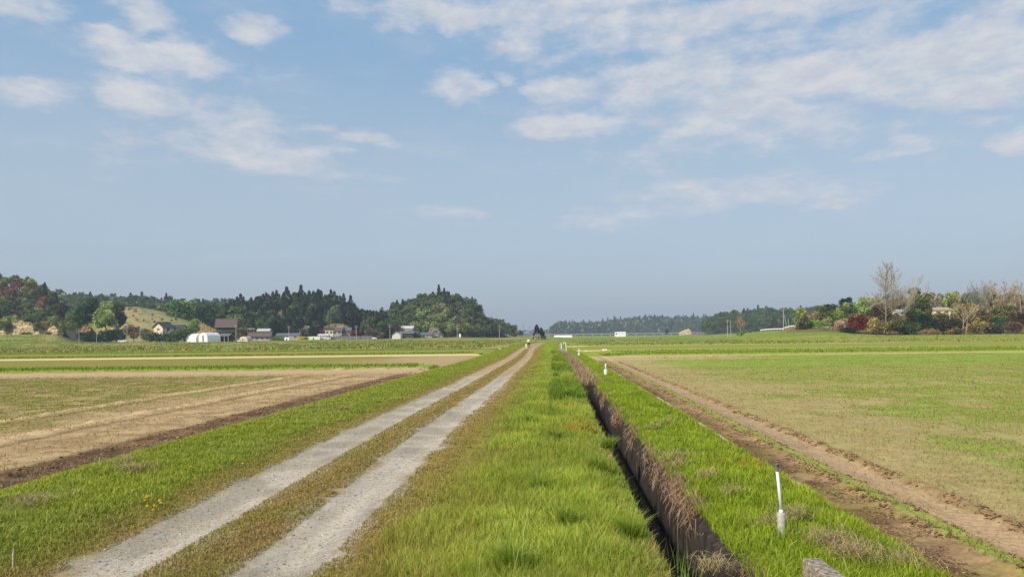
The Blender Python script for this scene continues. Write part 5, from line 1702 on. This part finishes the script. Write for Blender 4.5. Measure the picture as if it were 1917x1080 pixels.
tent(368, 396, 7.0, 4.6, 8, 62, 'left of the two white greenhouse tents, seen side on')
tent(392, 392, 6.6, 4.8, 8, -28, 'right of the two white greenhouse tents, with a narrow dark door', True)
for i, (px, w, Y) in enumerate(((1054, 17, 700),)):
    x = at(px, Y)
    t = thing('greenhouse', 'long low white greenhouse at the far end of the fields', 'greenhouse', (x, Y, tz(x, Y)), 0)
    n = MB().prism([(-2, -.3), (-2, 1.2), (-1.2, 1.9), (0, 2.1), (1.2, 1.9), (2, 1.2), (2, -.3)], -w / 2, w / 2)
    m_ = MB().add([(v[1], v[0], v[2]) for v in n.v], n.f); m_.build('cover', M_WHITE, t)
    MB().box(-w / 2 - .05, -w / 2 - .01, -.5, .5, 0, 1.6).build('door', M_GREYW, t)
# pale round topped shed
x = at(460, 408)
t = thing('shed', 'small cream round topped shed left of the low brown roofed house', 'shed', (x, 408, tz(x, 408) - .05), R(-6))
MB().prism([(-2.3, -.3), (-2.3, 1.7), (-1.7, 2.6), (-.7, 3.1), (.7, 3.1), (1.7, 2.6), (2.3, 1.7), (2.3, -.3)], -3, 3).build('wall', M_CREAM, t)
MB().prism([(-.9, 1.2), (-.5, 1.6), (.6, 1.6), (.9, 1.2)], -3.08, -3.02).build('opening', M_DWOOD, t)
# open sided shed beside the tents
x = at(415, 405)
t = thing('open_shed', 'open sided shed with grey roof on posts right of the greenhouse tents', 'shed', (x, 405, tz(x, 405)), R(-4))
n = MB().prism([(-3.4, 2.9), (0, 4.2), (3.2, 2.7), (3.2, 2.9), (0, 4.45), (-3.4, 3.1)], -6.5, 5.6)
MB().add([(v[1], v[0], v[2]) for v in n.v], n.f).build('roof', M_RGREY, t)
for px_ in np.linspace(-6, 5, 6):
    MB().box(px_ - .08, px_ + .08, -3.0, -2.84, -.5, 2.85).build('post', M_WHITED, t)
MB().box(-6.2, 5.2, 2.4, 2.6, -.5, 3.0).build('wall', M_DWOOD, t)
MB().box(-3.6, -1.4, -1.0, .8, 0, 1.6, .1).build('stored_bales', M_WHITED, t)
# pergola frame behind
x = at(464, 430)
t = thing('frame', 'light steel frame carport between the brown barn and the low house', 'carport', (x, 430, tz(x, 430) + 1.5))
fr = MB()
for a in (-3.4, 0, 3.4):
    fr.box(a - .07, a + .07, -.07, .07, -2.0, 5.6)
fr.build('posts', M_POLE, t)
MB().box(-5.2, 4.0, -.12, .12, 5.6, 6.0).build('beam', M_POLE, t)
# pale low sheet and white box by the pole
for px, Y, w, h, label, m_ in ((588, 424, 7.2, 1.9, 'pale green low sheet cover left of the blue grey shed', M_PGREEN), (538, 410, 2.6, 1.6, 'small white box shed at the foot of the pole', M_WHITE)):
    x = at(px, Y)
    t = thing('cover_shed', label, 'shed', (x, Y, tz(x, Y)))
    n = MB().prism([(-1.2, -.3), (-1.2, h * .8), (0, h), (1.2, h * .8), (1.2, -.3)], -w / 2, w / 2)
    MB().add([(v[1], v[0], v[2]) for v in n.v], n.f).build('cover', m_, t)
    MB().box(-.4, .3, -1.25, -1.21, 0, h * .6).build('opening', M_DWOOD, t)
# dark fence below the cream house
x = at(656, 432)
t = thing('fence', 'long dark low fence below the cream house', 'fence', (x, 432, tz(x, 432)))
MB().box(-12.5, 12.5, -.03, .03, .1, 1.9).build('panel', M_RGREY, t)
for k in range(11):
    MB().box(-12.5 + k * 2.5 - .05, -12.5 + k * 2.5 + .05, -.12, -.035, -.6, 2.0).build('post', M_POLE, t)
# white sign board by the pole
x = at(861, 498)
t = thing('sign_board', 'small blank white board standing by a pole below the rounded hill', 'board', (x, 498, tz(x, 498)))
MB().box(-.65, .65, -.05, .05, .4, 2.5, .02).build('panel', M_WHITE, t)
for a in (-.5, .5): MB().box(a - .05, a + .05, .055, .15, -.4, 2.3).build('post', M_POLE, t)
# pale viaduct far away on the right
x = at(1190, 1250)
t = thing('viaduct', 'pale low viaduct running below the distant hills', 'viaduct', (x, 1250, tz(x, 1250)))
MB().box(-150, 136, -3, 3, 2.9, 4.0).build('deck', M_GREYW, t)
for k in range(20):
    MB().box(-146 + k * 14.6, -144.4 + k * 14.6, -2.4, 2.4, -2, 2.88).build('pier', M_GREYW, t)
# guard rail on the mound
x0, x1 = at(1424, 306), at(1487, 292)
t = thing('guard_rail', 'white guard rail on top of the green mound', 'guard rail', (0, 0, 0))
pts = []
for k in range(13):
    f = k / 12; X = x0 + (x1 - x0) * f; Yy = 306 - 14 * f
    pts.append((X, Yy, tz(X, Yy) + .75))
    MB().box(X - .06, X + .06, Yy - .06, Yy + .06, tz(X, Yy) - .3, tz(X, Yy) + .8).build('post', M_WHITED, t)
rl = MB()
for a, b in zip(pts[:-1], pts[1:]):
    rl.tube([a, b], [.17, .17], 6)
rl.build('rail', M_WHITE, t)
# timber frame by the dark tree at the end of the track
x = at(1006, 412)
t = thing('timber_frame', 'weathered pale timber props under the dark tree at the end of the track', 'timber frame', (x, 412, tz(x, 412)))
for a in (-1.9, -.9, 0, 1.0, 1.9):
    MB().tube([(a, 0, -.3), (a * .55 + .2, .3, 3.4)], [.13, .09], 6).build('prop', M_WOODST, t)
MB().tube([(-1.8, 0, 2.2), (1.8, .1, 2.3)], [.09, .09], 6).build('beam', M_WOODST, t)


# ------------------------------------------------------------------ utility poles
def pole(px, base_y, top_y, Y, label, lean=0, arm=True, col=None, r=.17, group='utility poles in the village'):
    x = at(px, Y); z0 = tz(x, Y); top = zat(px, top_y, Y)
    t = thing('utility_pole', label, 'utility pole', (x, Y, z0), 0)
    h = top - z0
    MB().tube([(0, 0, -.5), (lean * h, 0, h)], [r, r * .65], 8).build('pole', col or M_POLE, t)
    if arm:
        for k, zz in enumerate((h - .5, h - 1.4)):
            c = MB().box(-.9 + lean * h, .9 + lean * h, -.06, .06, zz, zz + .12).build('crossarm', M_STEEL, t)
            for a in (-.75, 0.1, .75):
                MB().tube([(a + lean * h, 0, zz + .12), (a + lean * h, 0, zz + .36)], [.06, .05], 6).build('insulator', M_WHITED, c)
    return t


pole(442, 639, 608, 400, 'tall pole in front of the brown roofed barn')
pole(541, 633, 610, 415, 'pole standing behind the small white box shed')
pole(667, 636, 609, 430, 'pole right of the cream house and its red shrubs')
pole(730, 634, 608, 455, 'pole left of the white gabled roof')
pole(856, 632, 613, 490, 'pole beside the small blank white board')
pole(935, 632, 609, 520, 'pole in front of the low spur near the track')
pole(148, 643, 617, 375, 'thin pole below the orange bank by the hill road', arm=False, r=.13)
pole(181, 641, 616, 388, 'thin pole in front of the pale roadside tree', arm=False, r=.12)
pole(238, 642, 609, 390, 'pole immediately right of the white car')
pole(262, 640, 618, 395, 'pole midway between the white car and the black roofed house')
pole(561, 630, 615, 425, 'short pole above the yellow green bush', arm=False, r=.12)
pole(1362, 622, 598, 420, 'left of the two poles beside the reddish bare poplar', r=.16)
pole(1368, 622, 599, 425, 'right of the two poles beside the reddish bare poplar', arm=False, r=.14)
pole(1467, 616, 574, 298, 'tallest white pole on the green mound', r=.15)
pole(1476, 616, 595, 300, 'shorter grey pole on the green mound', arm=False, r=.11)
pole(1469, 615, 590, 297, 'slanting stay pole beside the tallest white pole', arm=False, r=.10, lean=-.0)
bpy.data.objects[[o.name for o in COL.objects if o.name.startswith('utility_pole')][-1]].rotation_euler = (0, R(-9), 0)
bpy.data.objects[[o.name for o in COL.objects if o.name.startswith('utility_pole')][-1]].location.x += 1.0
for px, tp, lb in ((963, 611, 'faint lattice mast left of the three beyond the track end'), (980, 608, 'faint lattice mast in the middle of the three beyond the track end'),
                   (991, 609, 'faint lattice mast right of the three beyond the track end')):
    Y = 1100; x = at(px, Y); z0 = tz(x, Y); h = zat(px, tp, Y) - z0
    t = thing('lattice_mast', lb, 'mast', (x, Y, z0))
    m_ = MB()
    for sx in (-1, 1):
        for sy in (-1, 1):
            m_.tube([(sx * 1.0, sy * 1.0, -.5), (sx * .25, sy * .25, h)], [.09, .07], 4)
    for k in range(6):
        z1 = h * k / 6; z2 = h * (k + 1) / 6; w1 = 1 - .75 * k / 6; w2 = 1 - .75 * (k + 1) / 6
        m_.tube([(-w1, -w1, z1), (w2, -w2, z2)], [.06, .06], 4); m_.tube([(w1, -w1, z1), (-w2, -w2, z2)], [.06, .06], 4)
    m_.build('tower', M_STEEL, t)
    MB().box(-2.0, 2.0, -.1, .1, h * .85, h * .85 + .2).build('crossarm', M_STEEL, t)


# ------------------------------------------------------------------ cars
def car(px, Y, rz, label, L=4.1, Hh=1.5):
    x = at(px, Y)
    t = thing('parked_car', label, 'car', (x, Y, tz(x, Y) + .05), R(rz))
    w = 1.6
    body = [(-L / 2, .3), (L / 2, .3), (L / 2, .75), (L * .28, .92), (-L * .46, .95), (-L / 2, .8)]
    MB().prism(body, -w / 2, w / 2).build('body', M_CAR, t)
    cab = [(-L * .44, .93), (L * .26, .91), (L * .08, Hh), (-L * .34, Hh)]
    MB().prism(cab, -w / 2 + .08, w / 2 - .08).build('cabin', M_CAR, t)
    gl = [(-L * .38, 1.0), (L * .2, 1.0), (L * .06, Hh - .1), (-L * .32, Hh - .1)]
    for yy in (-w / 2 + .05, w / 2 - .05):
        MB().prism(gl, yy - .02, yy + .02).build('window', M_GLASS, t)
    for a in (-L * .31, L * .31):
        for yy in (-w / 2 + .02, w / 2 - .02):
            wh = MB().tube([(a, yy - .09, .3), (a, yy + .09, .3)], [.3, .3], 12).build('wheel', M_TYRE, t)
            MB().tube([(a, yy - .1, .3), (a, yy + .1, .3)], [.16, .16], 10).build('rim', M_STEEL, wh)
    for yy in (-.55, .55):
        MB().box(L / 2 - .02, L / 2 + .03, yy - .15, yy + .15, .55, .7).build('headlight', M_GLASS, t)


car(230, 386, 4, 'white car parked below the roadside trees at the far left', 4.2)
car(448, 401, 0, 'small white van parked left of the cream round topped shed', 3.2, 1.7)
car(614, 424, 8, 'white car beside the pale blue grey shed', 3.6, 1.5)
car(700, 446, 0, 'silver white car below the pole between the two hills', 3.6, 1.4)


# ------------------------------------------------------------------ things by the ditch
def valve_post(x, y, h, sr, sh, label, lean=0.0, head=True, white=False):
    z = tz(x, y)
    t = thing('valve_post', label, 'valve post', (x, y, z - .02), 0, 'water valve posts along the levee')
    sm_ = M_PIPE if white else M_SLEEVE
    sv = MB().tube([(0, 0, -.12), (0, 0, sh * .68), (0, 0, sh * .685), (0, 0, sh - .012), (0, 0, sh)], [sr * .9, sr, sr * 1.06, sr * 1.06, sr * .95], 20).build('sleeve', sm_, t, smooth=False)
    MB().tube([(0, 0, sh - .002), (-.002, 0, sh + .03)], [sr * .62, sr * .5], 16).build('collar', M_PIPE, t, smooth=True)
    MB().tube([(0, 0, sh + .02), (-lean * .5, 0, (h + sh) / 2), (-lean, 0, h - .05)], [sr * .40, sr * .40, sr * .37], 14).build('pipe', M_PIPE, t, smooth=True)
    hd = MB().tube([(-lean, 0, h - .055), (-lean, 0, h + .0)], [sr * .43, sr * .44], 14)
    hd.tube([(-lean, .012, h + .005), (-lean, -.03, h + .005)], [sr * .44, sr * .44], 14)
    ho = hd.build('elbow', M_DARKJ if not white else M_STEEL, t)
    MB().tube([(-lean, -.031, h + .005), (-lean, -.034, h + .005)], [sr * .28, sr * .28], 12).build('bore', M_TYRE, ho)
    return t


X, Y_ = ground_pt(1463, 1015)
valve_post(X, Y_, .70, .037, .25, 'nearest white pipe post with grey sleeve on the levee', lean=.035)
X, Y_ = ground_pt(1134, 704)
valve_post(X, Y_, .66, .085, .30, 'second white pipe post with thick white foot farther along the levee', white=True)
X, Y_ = ground_pt(1084, 667)
valve_post(X, Y_, .75, .09, .28, 'third and farthest white pipe post beyond the reeds', white=True)

# concrete wall end at the bottom right corner
t = thing('concrete_wall', 'weathered concrete wall end in the lower right corner', 'concrete wall', (2.365, 4.72, .09))
bb = MB().box(-.07, .07, -1.3, 1.25, -.5, .115, .012).build('slab', mat_flat('mossy_concrete', (.20, .165, .13), .95, 30, .45, .004, col2=(.32, .27, .21)), t)

# sluice at the far end of the ditch
X, Y_ = ground_pt(1052, 660)
t = thing('sluice', 'concrete sluice head with pale bent pipes at the far end of the ditch', 'sluice', (X, Y_, tz(1.9 + axf(Y_), Y_)))
MB().box(-.42, .42, 0, .5, -.4, .42, .04).build('headwall', M_CONC, t)
MB().tube([(-.28, -.02, .12), (-.28, -.1, .12)], [.2, .2], 16).build('pipe_mouth', M_DARKJ, t)
MB().tube([(-.05, .1, .4), (-.05, .1, 1.1)], [.06, .06], 10).build('stand_pipe', M_PIPE, t)
MB().tube([(.18, .1, 1.0), (.24, .1, 1.15), (.36, .1, 1.16), (.46, .1, 1.02), (.50, .1, .55), (.52, .1, 0)], [.05] * 6, 10).build('bent_pipe', M_PIPE, t)
MB().box(-.35, -.1, .08, .14, .55, 1.05, .02).build('gate_plate', M_CONC, t)
# low white caps near the corner of the field
for px, py, lb in ((1132, 656, 'small white concrete cap at the far corner of the right field'),):
    X, Y_ = ground_pt(px, py, -.1)
    t = thing('concrete_cap', lb, 'concrete cap', (X, Y_, tz(X, Y_)))
    MB().box(-.32, .32, -.2, .2, -.1, .2, .04).build('block', M_WHITED, t)
    MB().tube([(0, 0, .19), (0, 0, .28)], [.1, .08], 10).build('lid', M_DARKJ, t)

# plastic sheet edging the levee
V = []; Q = []
ys = np.concatenate([np.arange(9.6, 60, .16)])
k = 0
for i, y in enumerate(ys):
    s = 3.27 + .012 * math.sin(y * 9) + .03 * math.sin(y * .35)
    top = -.035 + .022 * math.sin(y * .9) + .015 * math.sin(y * 2.7)
    for (ds, z) in ((0, -.25), (0, top), (.028, top), (.034, -.25)):
        V.append((s + ds + axf(y), y, z))
n = 4
i = np.arange(len(ys) - 1)[:, None] * n + np.arange(n - 1)[None, :]
q = np.stack([i, i + 1, i + n + 1, i + n], -1).reshape(-1, 4)
tag(obj('levee_board', np_mesh('levee_board', np.array(V), quads=q, mat=M_SHEET)), 'long pale plastic edging board between levee and muddy furrow', 'edging')

# stakes on the left bank
for px, py, h, lb in ((186, 866, .12, 'short pale stake at the edge of the left bank'), (597, 764, .20, 'thin pale stake on the left bank farther along'), (24, 1063, .16, 'pale dry seed stalk standing at the lower left corner')):
    X, Y_ = ground_pt(px, py)
    z = tz(X, Y_)
    t = thing('stake', lb, 'stake', (X, Y_, z))
    MB().tube([(0, 0, -.05), (.005, 0, h * .9), (.012, 0, h + .03)], [.009, .008, .003], 6).build('shaft', M_WOODST, t)
    MB().tube([(.002, 0, h * .78), (.004, 0, h * .84)], [.012, .012], 6).build('knot', M_WOODST, t)


# dandelions
def dandelion(x, y, label, h=.11, first=[None]):
    z = tz(x, y)
    if first[0] is None:
        t = thing('dandelion', label, 'flower', (x, y, z), 0, 'yellow dandelions on the left bank')
        MB().tube([(0, 0, 0), (.004, .002, h * .6), (0, 0, h)], [.003, .0025, .0025], 5).build('stem', M_STEM, t)
        hd = MB()
        for k in range(14):
            a = k * 2.4
            r_ = .010 + .011 * (k / 14)
            hd.add([(0, 0, h), (math.cos(a) * r_, math.sin(a) * r_, h + .014 - .012 * k / 14), (math.cos(a + .5) * r_, math.sin(a + .5) * r_, h + .014 - .012 * k / 14), (0, 0, h + .016)], [(0, 1, 3), (1, 2, 3), (0, 2, 1), (0, 3, 2)])
        hd.tube([(0, 0, h - .008), (0, 0, h + .004)], [.006, .014], 8)
        hd.build('flower_head', M_YELLOW, t)
        first[0] = t
        return t
    return copy_thing(first[0], (x, y, z), random.uniform(0, 6), random.uniform(.8, 1.25), label=label)


dl = []
for k in range(9):
    X, Y_ = ground_pt(random.uniform(268, 302), random.uniform(945, 968))
    dandelion(X, Y_, 'yellow dandelion in the clump at the track edge')
for px, py in ((455, 885), (358, 893), (508, 838), (598, 820), (560, 835), (618, 815)):
    X, Y_ = ground_pt(px, py)
    dandelion(X, Y_, 'single yellow dandelion among the grass of the left bank')


# ------------------------------------------------------------------ person and dog on the track
def skin(name, verts, edges, rads, mat, parent, sub=1):
    me = bpy.data.meshes.new(name)
    me.from_pydata(verts, edges, [])
    me.materials.append(mat)
    o = obj(name, me, parent)
    md = o.modifiers.new('skin', 'SKIN')
    for i, r_ in enumerate(rads):
        r_ = r_ if isinstance(r_, tuple) else (r_, r_)
        me.skin_vertices[0].data[i].radius = r_
    me.skin_vertices[0].data[0].use_root = True
    md.use_smooth_shade = True
    sd = o.modifiers.new('sub', 'SUBSURF'); sd.levels = sub; sd.render_levels = sub
    return o


X, Y_ = ground_pt(990, 650)
per = thing('person', 'person in a pale yellow jacket and dark trousers walking a white dog on the track', 'person', (X, Y_, tz(X, Y_)), R(12))
# walking away: +y is forward
J = dict(pel=(0, 0, .86), sp=(0, .01, 1.05), ch=(0, .02, 1.25), nk=(0, .02, 1.40), hd=(0, .03, 1.50), tp=(0, .03, 1.60),
         hl=(-.09, 0, .82), kl=(-.10, .12, .46), al=(-.10, .02, .09), tl=(-.10, .17, .05), hr=(.09, 0, .82), kr=(.10, .02, .45), ar=(.10, -.20, .12), tr=(.10, -.06, .04),
         sl=(-.17, .02, 1.33), el=(-.24, -.05, 1.08), wl=(-.27, .06, .86), sr=(.17, .02, 1.33), er=(.22, .03, 1.07), wr=(.24, .16, .88))
ks = list(J)
E = [('pel', 'sp'), ('sp', 'ch'), ('ch', 'nk'), ('nk', 'hd'), ('hd', 'tp'), ('pel', 'hl'), ('hl', 'kl'), ('kl', 'al'), ('al', 'tl'), ('pel', 'hr'), ('hr', 'kr'), ('kr', 'ar'), ('ar', 'tr'),
     ('ch', 'sl'), ('sl', 'el'), ('el', 'wl'), ('ch', 'sr'), ('sr', 'er'), ('er', 'wr')]
RR = dict(pel=(.13, .10), sp=(.12, .09), ch=(.14, .10), nk=.05, hd=(.085, .10), tp=(.06, .07), hl=.08, kl=.055, al=.04, tl=.035, hr=.08, kr=.055, ar=.04, tr=.035, sl=.055, el=.04, wl=.028,
          sr=.055, er=.04, wr=.028)
verts = [J[k] for k in ks]; rad = [RR[k] for k in ks]; edges = [(ks.index(a), ks.index(b)) for a, b in E]
for sx, w in ((-1, 'wl'), (1, 'wr')):      # hands: five fingers each
    wv = Vector(J[w]); pi = len(verts); verts.append(tuple(wv + Vector((0, .02, -.07)))); rad.append((.032, .018)); edges.append((ks.index(w), pi))
    for f in range(4):
        b = len(verts)
        verts.append(tuple(wv + Vector((sx * .0, -.012 + f * .02, -.12)))); rad.append(.009); edges.append((pi, b))
        verts.append(tuple(wv + Vector((-sx * .012, -.008 + f * .02, -.165 + .006 * abs(f - 1.5))))); rad.append(.008); edges.append((b, b + 1))
    b = len(verts); verts.append(tuple(wv + Vector((-sx * .01, .055, -.08)))); rad.append(.010); edges.append((pi, b))
skin('body', verts, edges, rad, M_SKIN, per)
cj = ['sp', 'ch', 'nk', 'sl', 'el', 'wl', 'sr', 'er', 'wr']
vj = [(0, 0, .80), (0, .01, 1.05), (0, .02, 1.26), (0, .02, 1.38)] + [J[k] for k in cj[3:]]
skin('jacket', vj, [(0, 1), (1, 2), (2, 3), (2, 4), (4, 5), (5, 6), (2, 7), (7, 8), (8, 9)], [(.19, .15), (.18, .14), (.19, .14), .07, .085, .068, .055, .085, .068, .055], M_JACKET, per)
vt = [(0, 0, .86), J['hl'], J['kl'], J['al'], J['hr'], J['kr'], J['ar']]
skin('trousers', vt, [(0, 1), (1, 2), (2, 3), (0, 4), (4, 5), (5, 6)], [(.15, .12), .10, .075, .06, .10, .075, .06], M_TROUS, per)
skin('hair', [(0, .02, 1.52), (0, .02, 1.62), (0, -.03, 1.56)], [(0, 1), (0, 2)], [(.09, .10), (.06, .07), .075], M_HAIR, per)
fx = MB().box(-.045, -.02, .125, .14, 1.525, 1.54).box(.02, .045, .125, .14, 1.525, 1.54).box(-.025, .025, .12, .135, 1.455, 1.462)
fx.build('face', M_HAIR, per)
MB().tube([(0, .11, 1.51), (0, .155, 1.485)], [.01, .016], 6).build('nose', M_SKIN, per)
for sx, k in ((-1, 'al'), (1, 'ar')):
    a = J[k]; MB().box(a[0] - .045, a[0] + .045, a[1] - .07, a[1] + .18, a[2] - .10, a[2] - .01, .02).build('shoe', M_TYRE, per)

XD, YD = ground_pt(985.5, 651)
dog = thing('dog', 'small white dog standing left of the walking person', 'dog', (XD, YD, tz(XD, YD)), R(100))
dv = [(-.22, 0, .40), (-.02, 0, .38), (.20, 0, .42), (.31, 0, .54), (.40, 0, .60), (.50, 0, .57), (-.32, 0, .50), (-.36, 0, .60),
      (-.24, -.08, .32), (-.20, -.08, .22), (-.28, -.08, .13), (-.26, -.08, .02), (-.24, .08, .32), (-.20, .08, .22), (-.28, .08, .13), (-.26, .08, .02),
      (.20, -.08, .30), (.20, -.08, .15), (.21, -.08, .02), (.20, .08, .30), (.20, .08, .15), (.21, .08, .02), (.38, -.05, .69), (.38, .05, .69)]
de = [(0, 1), (1, 2), (2, 3), (3, 4), (4, 5), (0, 6), (6, 7), (0, 8), (8, 9), (9, 10), (10, 11), (0, 12), (12, 13), (13, 14), (14, 15), (2, 16), (16, 17), (17, 18), (2, 19), (19, 20), (20, 21), (4, 22), (4, 23)]
dr = [.105, .10, .13, .085, .085, .035, .035, .02, .06, .04, .03, .03, .06, .04, .03, .03, .05, .035, .03, .05, .035, .03, .02, .02]
skin('body', dv, de, dr, M_FUR, dog)
MB().tube([(.53, 0, .575), (.55, 0, .573)], [.016, .012], 6).build('nose', M_TYRE, dog)

# ------------------------------------------------------------------ air
hz = MB().box(-3400, 3400, -60, 3080, -6.0, 96.0).build('haze', M_WHITE)
tag(hz, 'thin spring haze over the valley', 'haze', kind='stuff')
hm = bpy.data.materials.new('haze'); hm.use_nodes = True
hn = hm.node_tree; hn.nodes.clear()
ho = hn.nodes.new('ShaderNodeOutputMaterial'); pv = hn.nodes.new('ShaderNodeVolumePrincipled')
pv.inputs['Color'].default_value = (.52, .66, .86, 1)
pv.inputs['Density'].default_value = .00023
pv.inputs['Anisotropy'].default_value = 0.0
hn.links.new(pv.outputs[0], ho.inputs['Volume'])
hz.data.materials.clear(); hz.data.materials.append(hm)
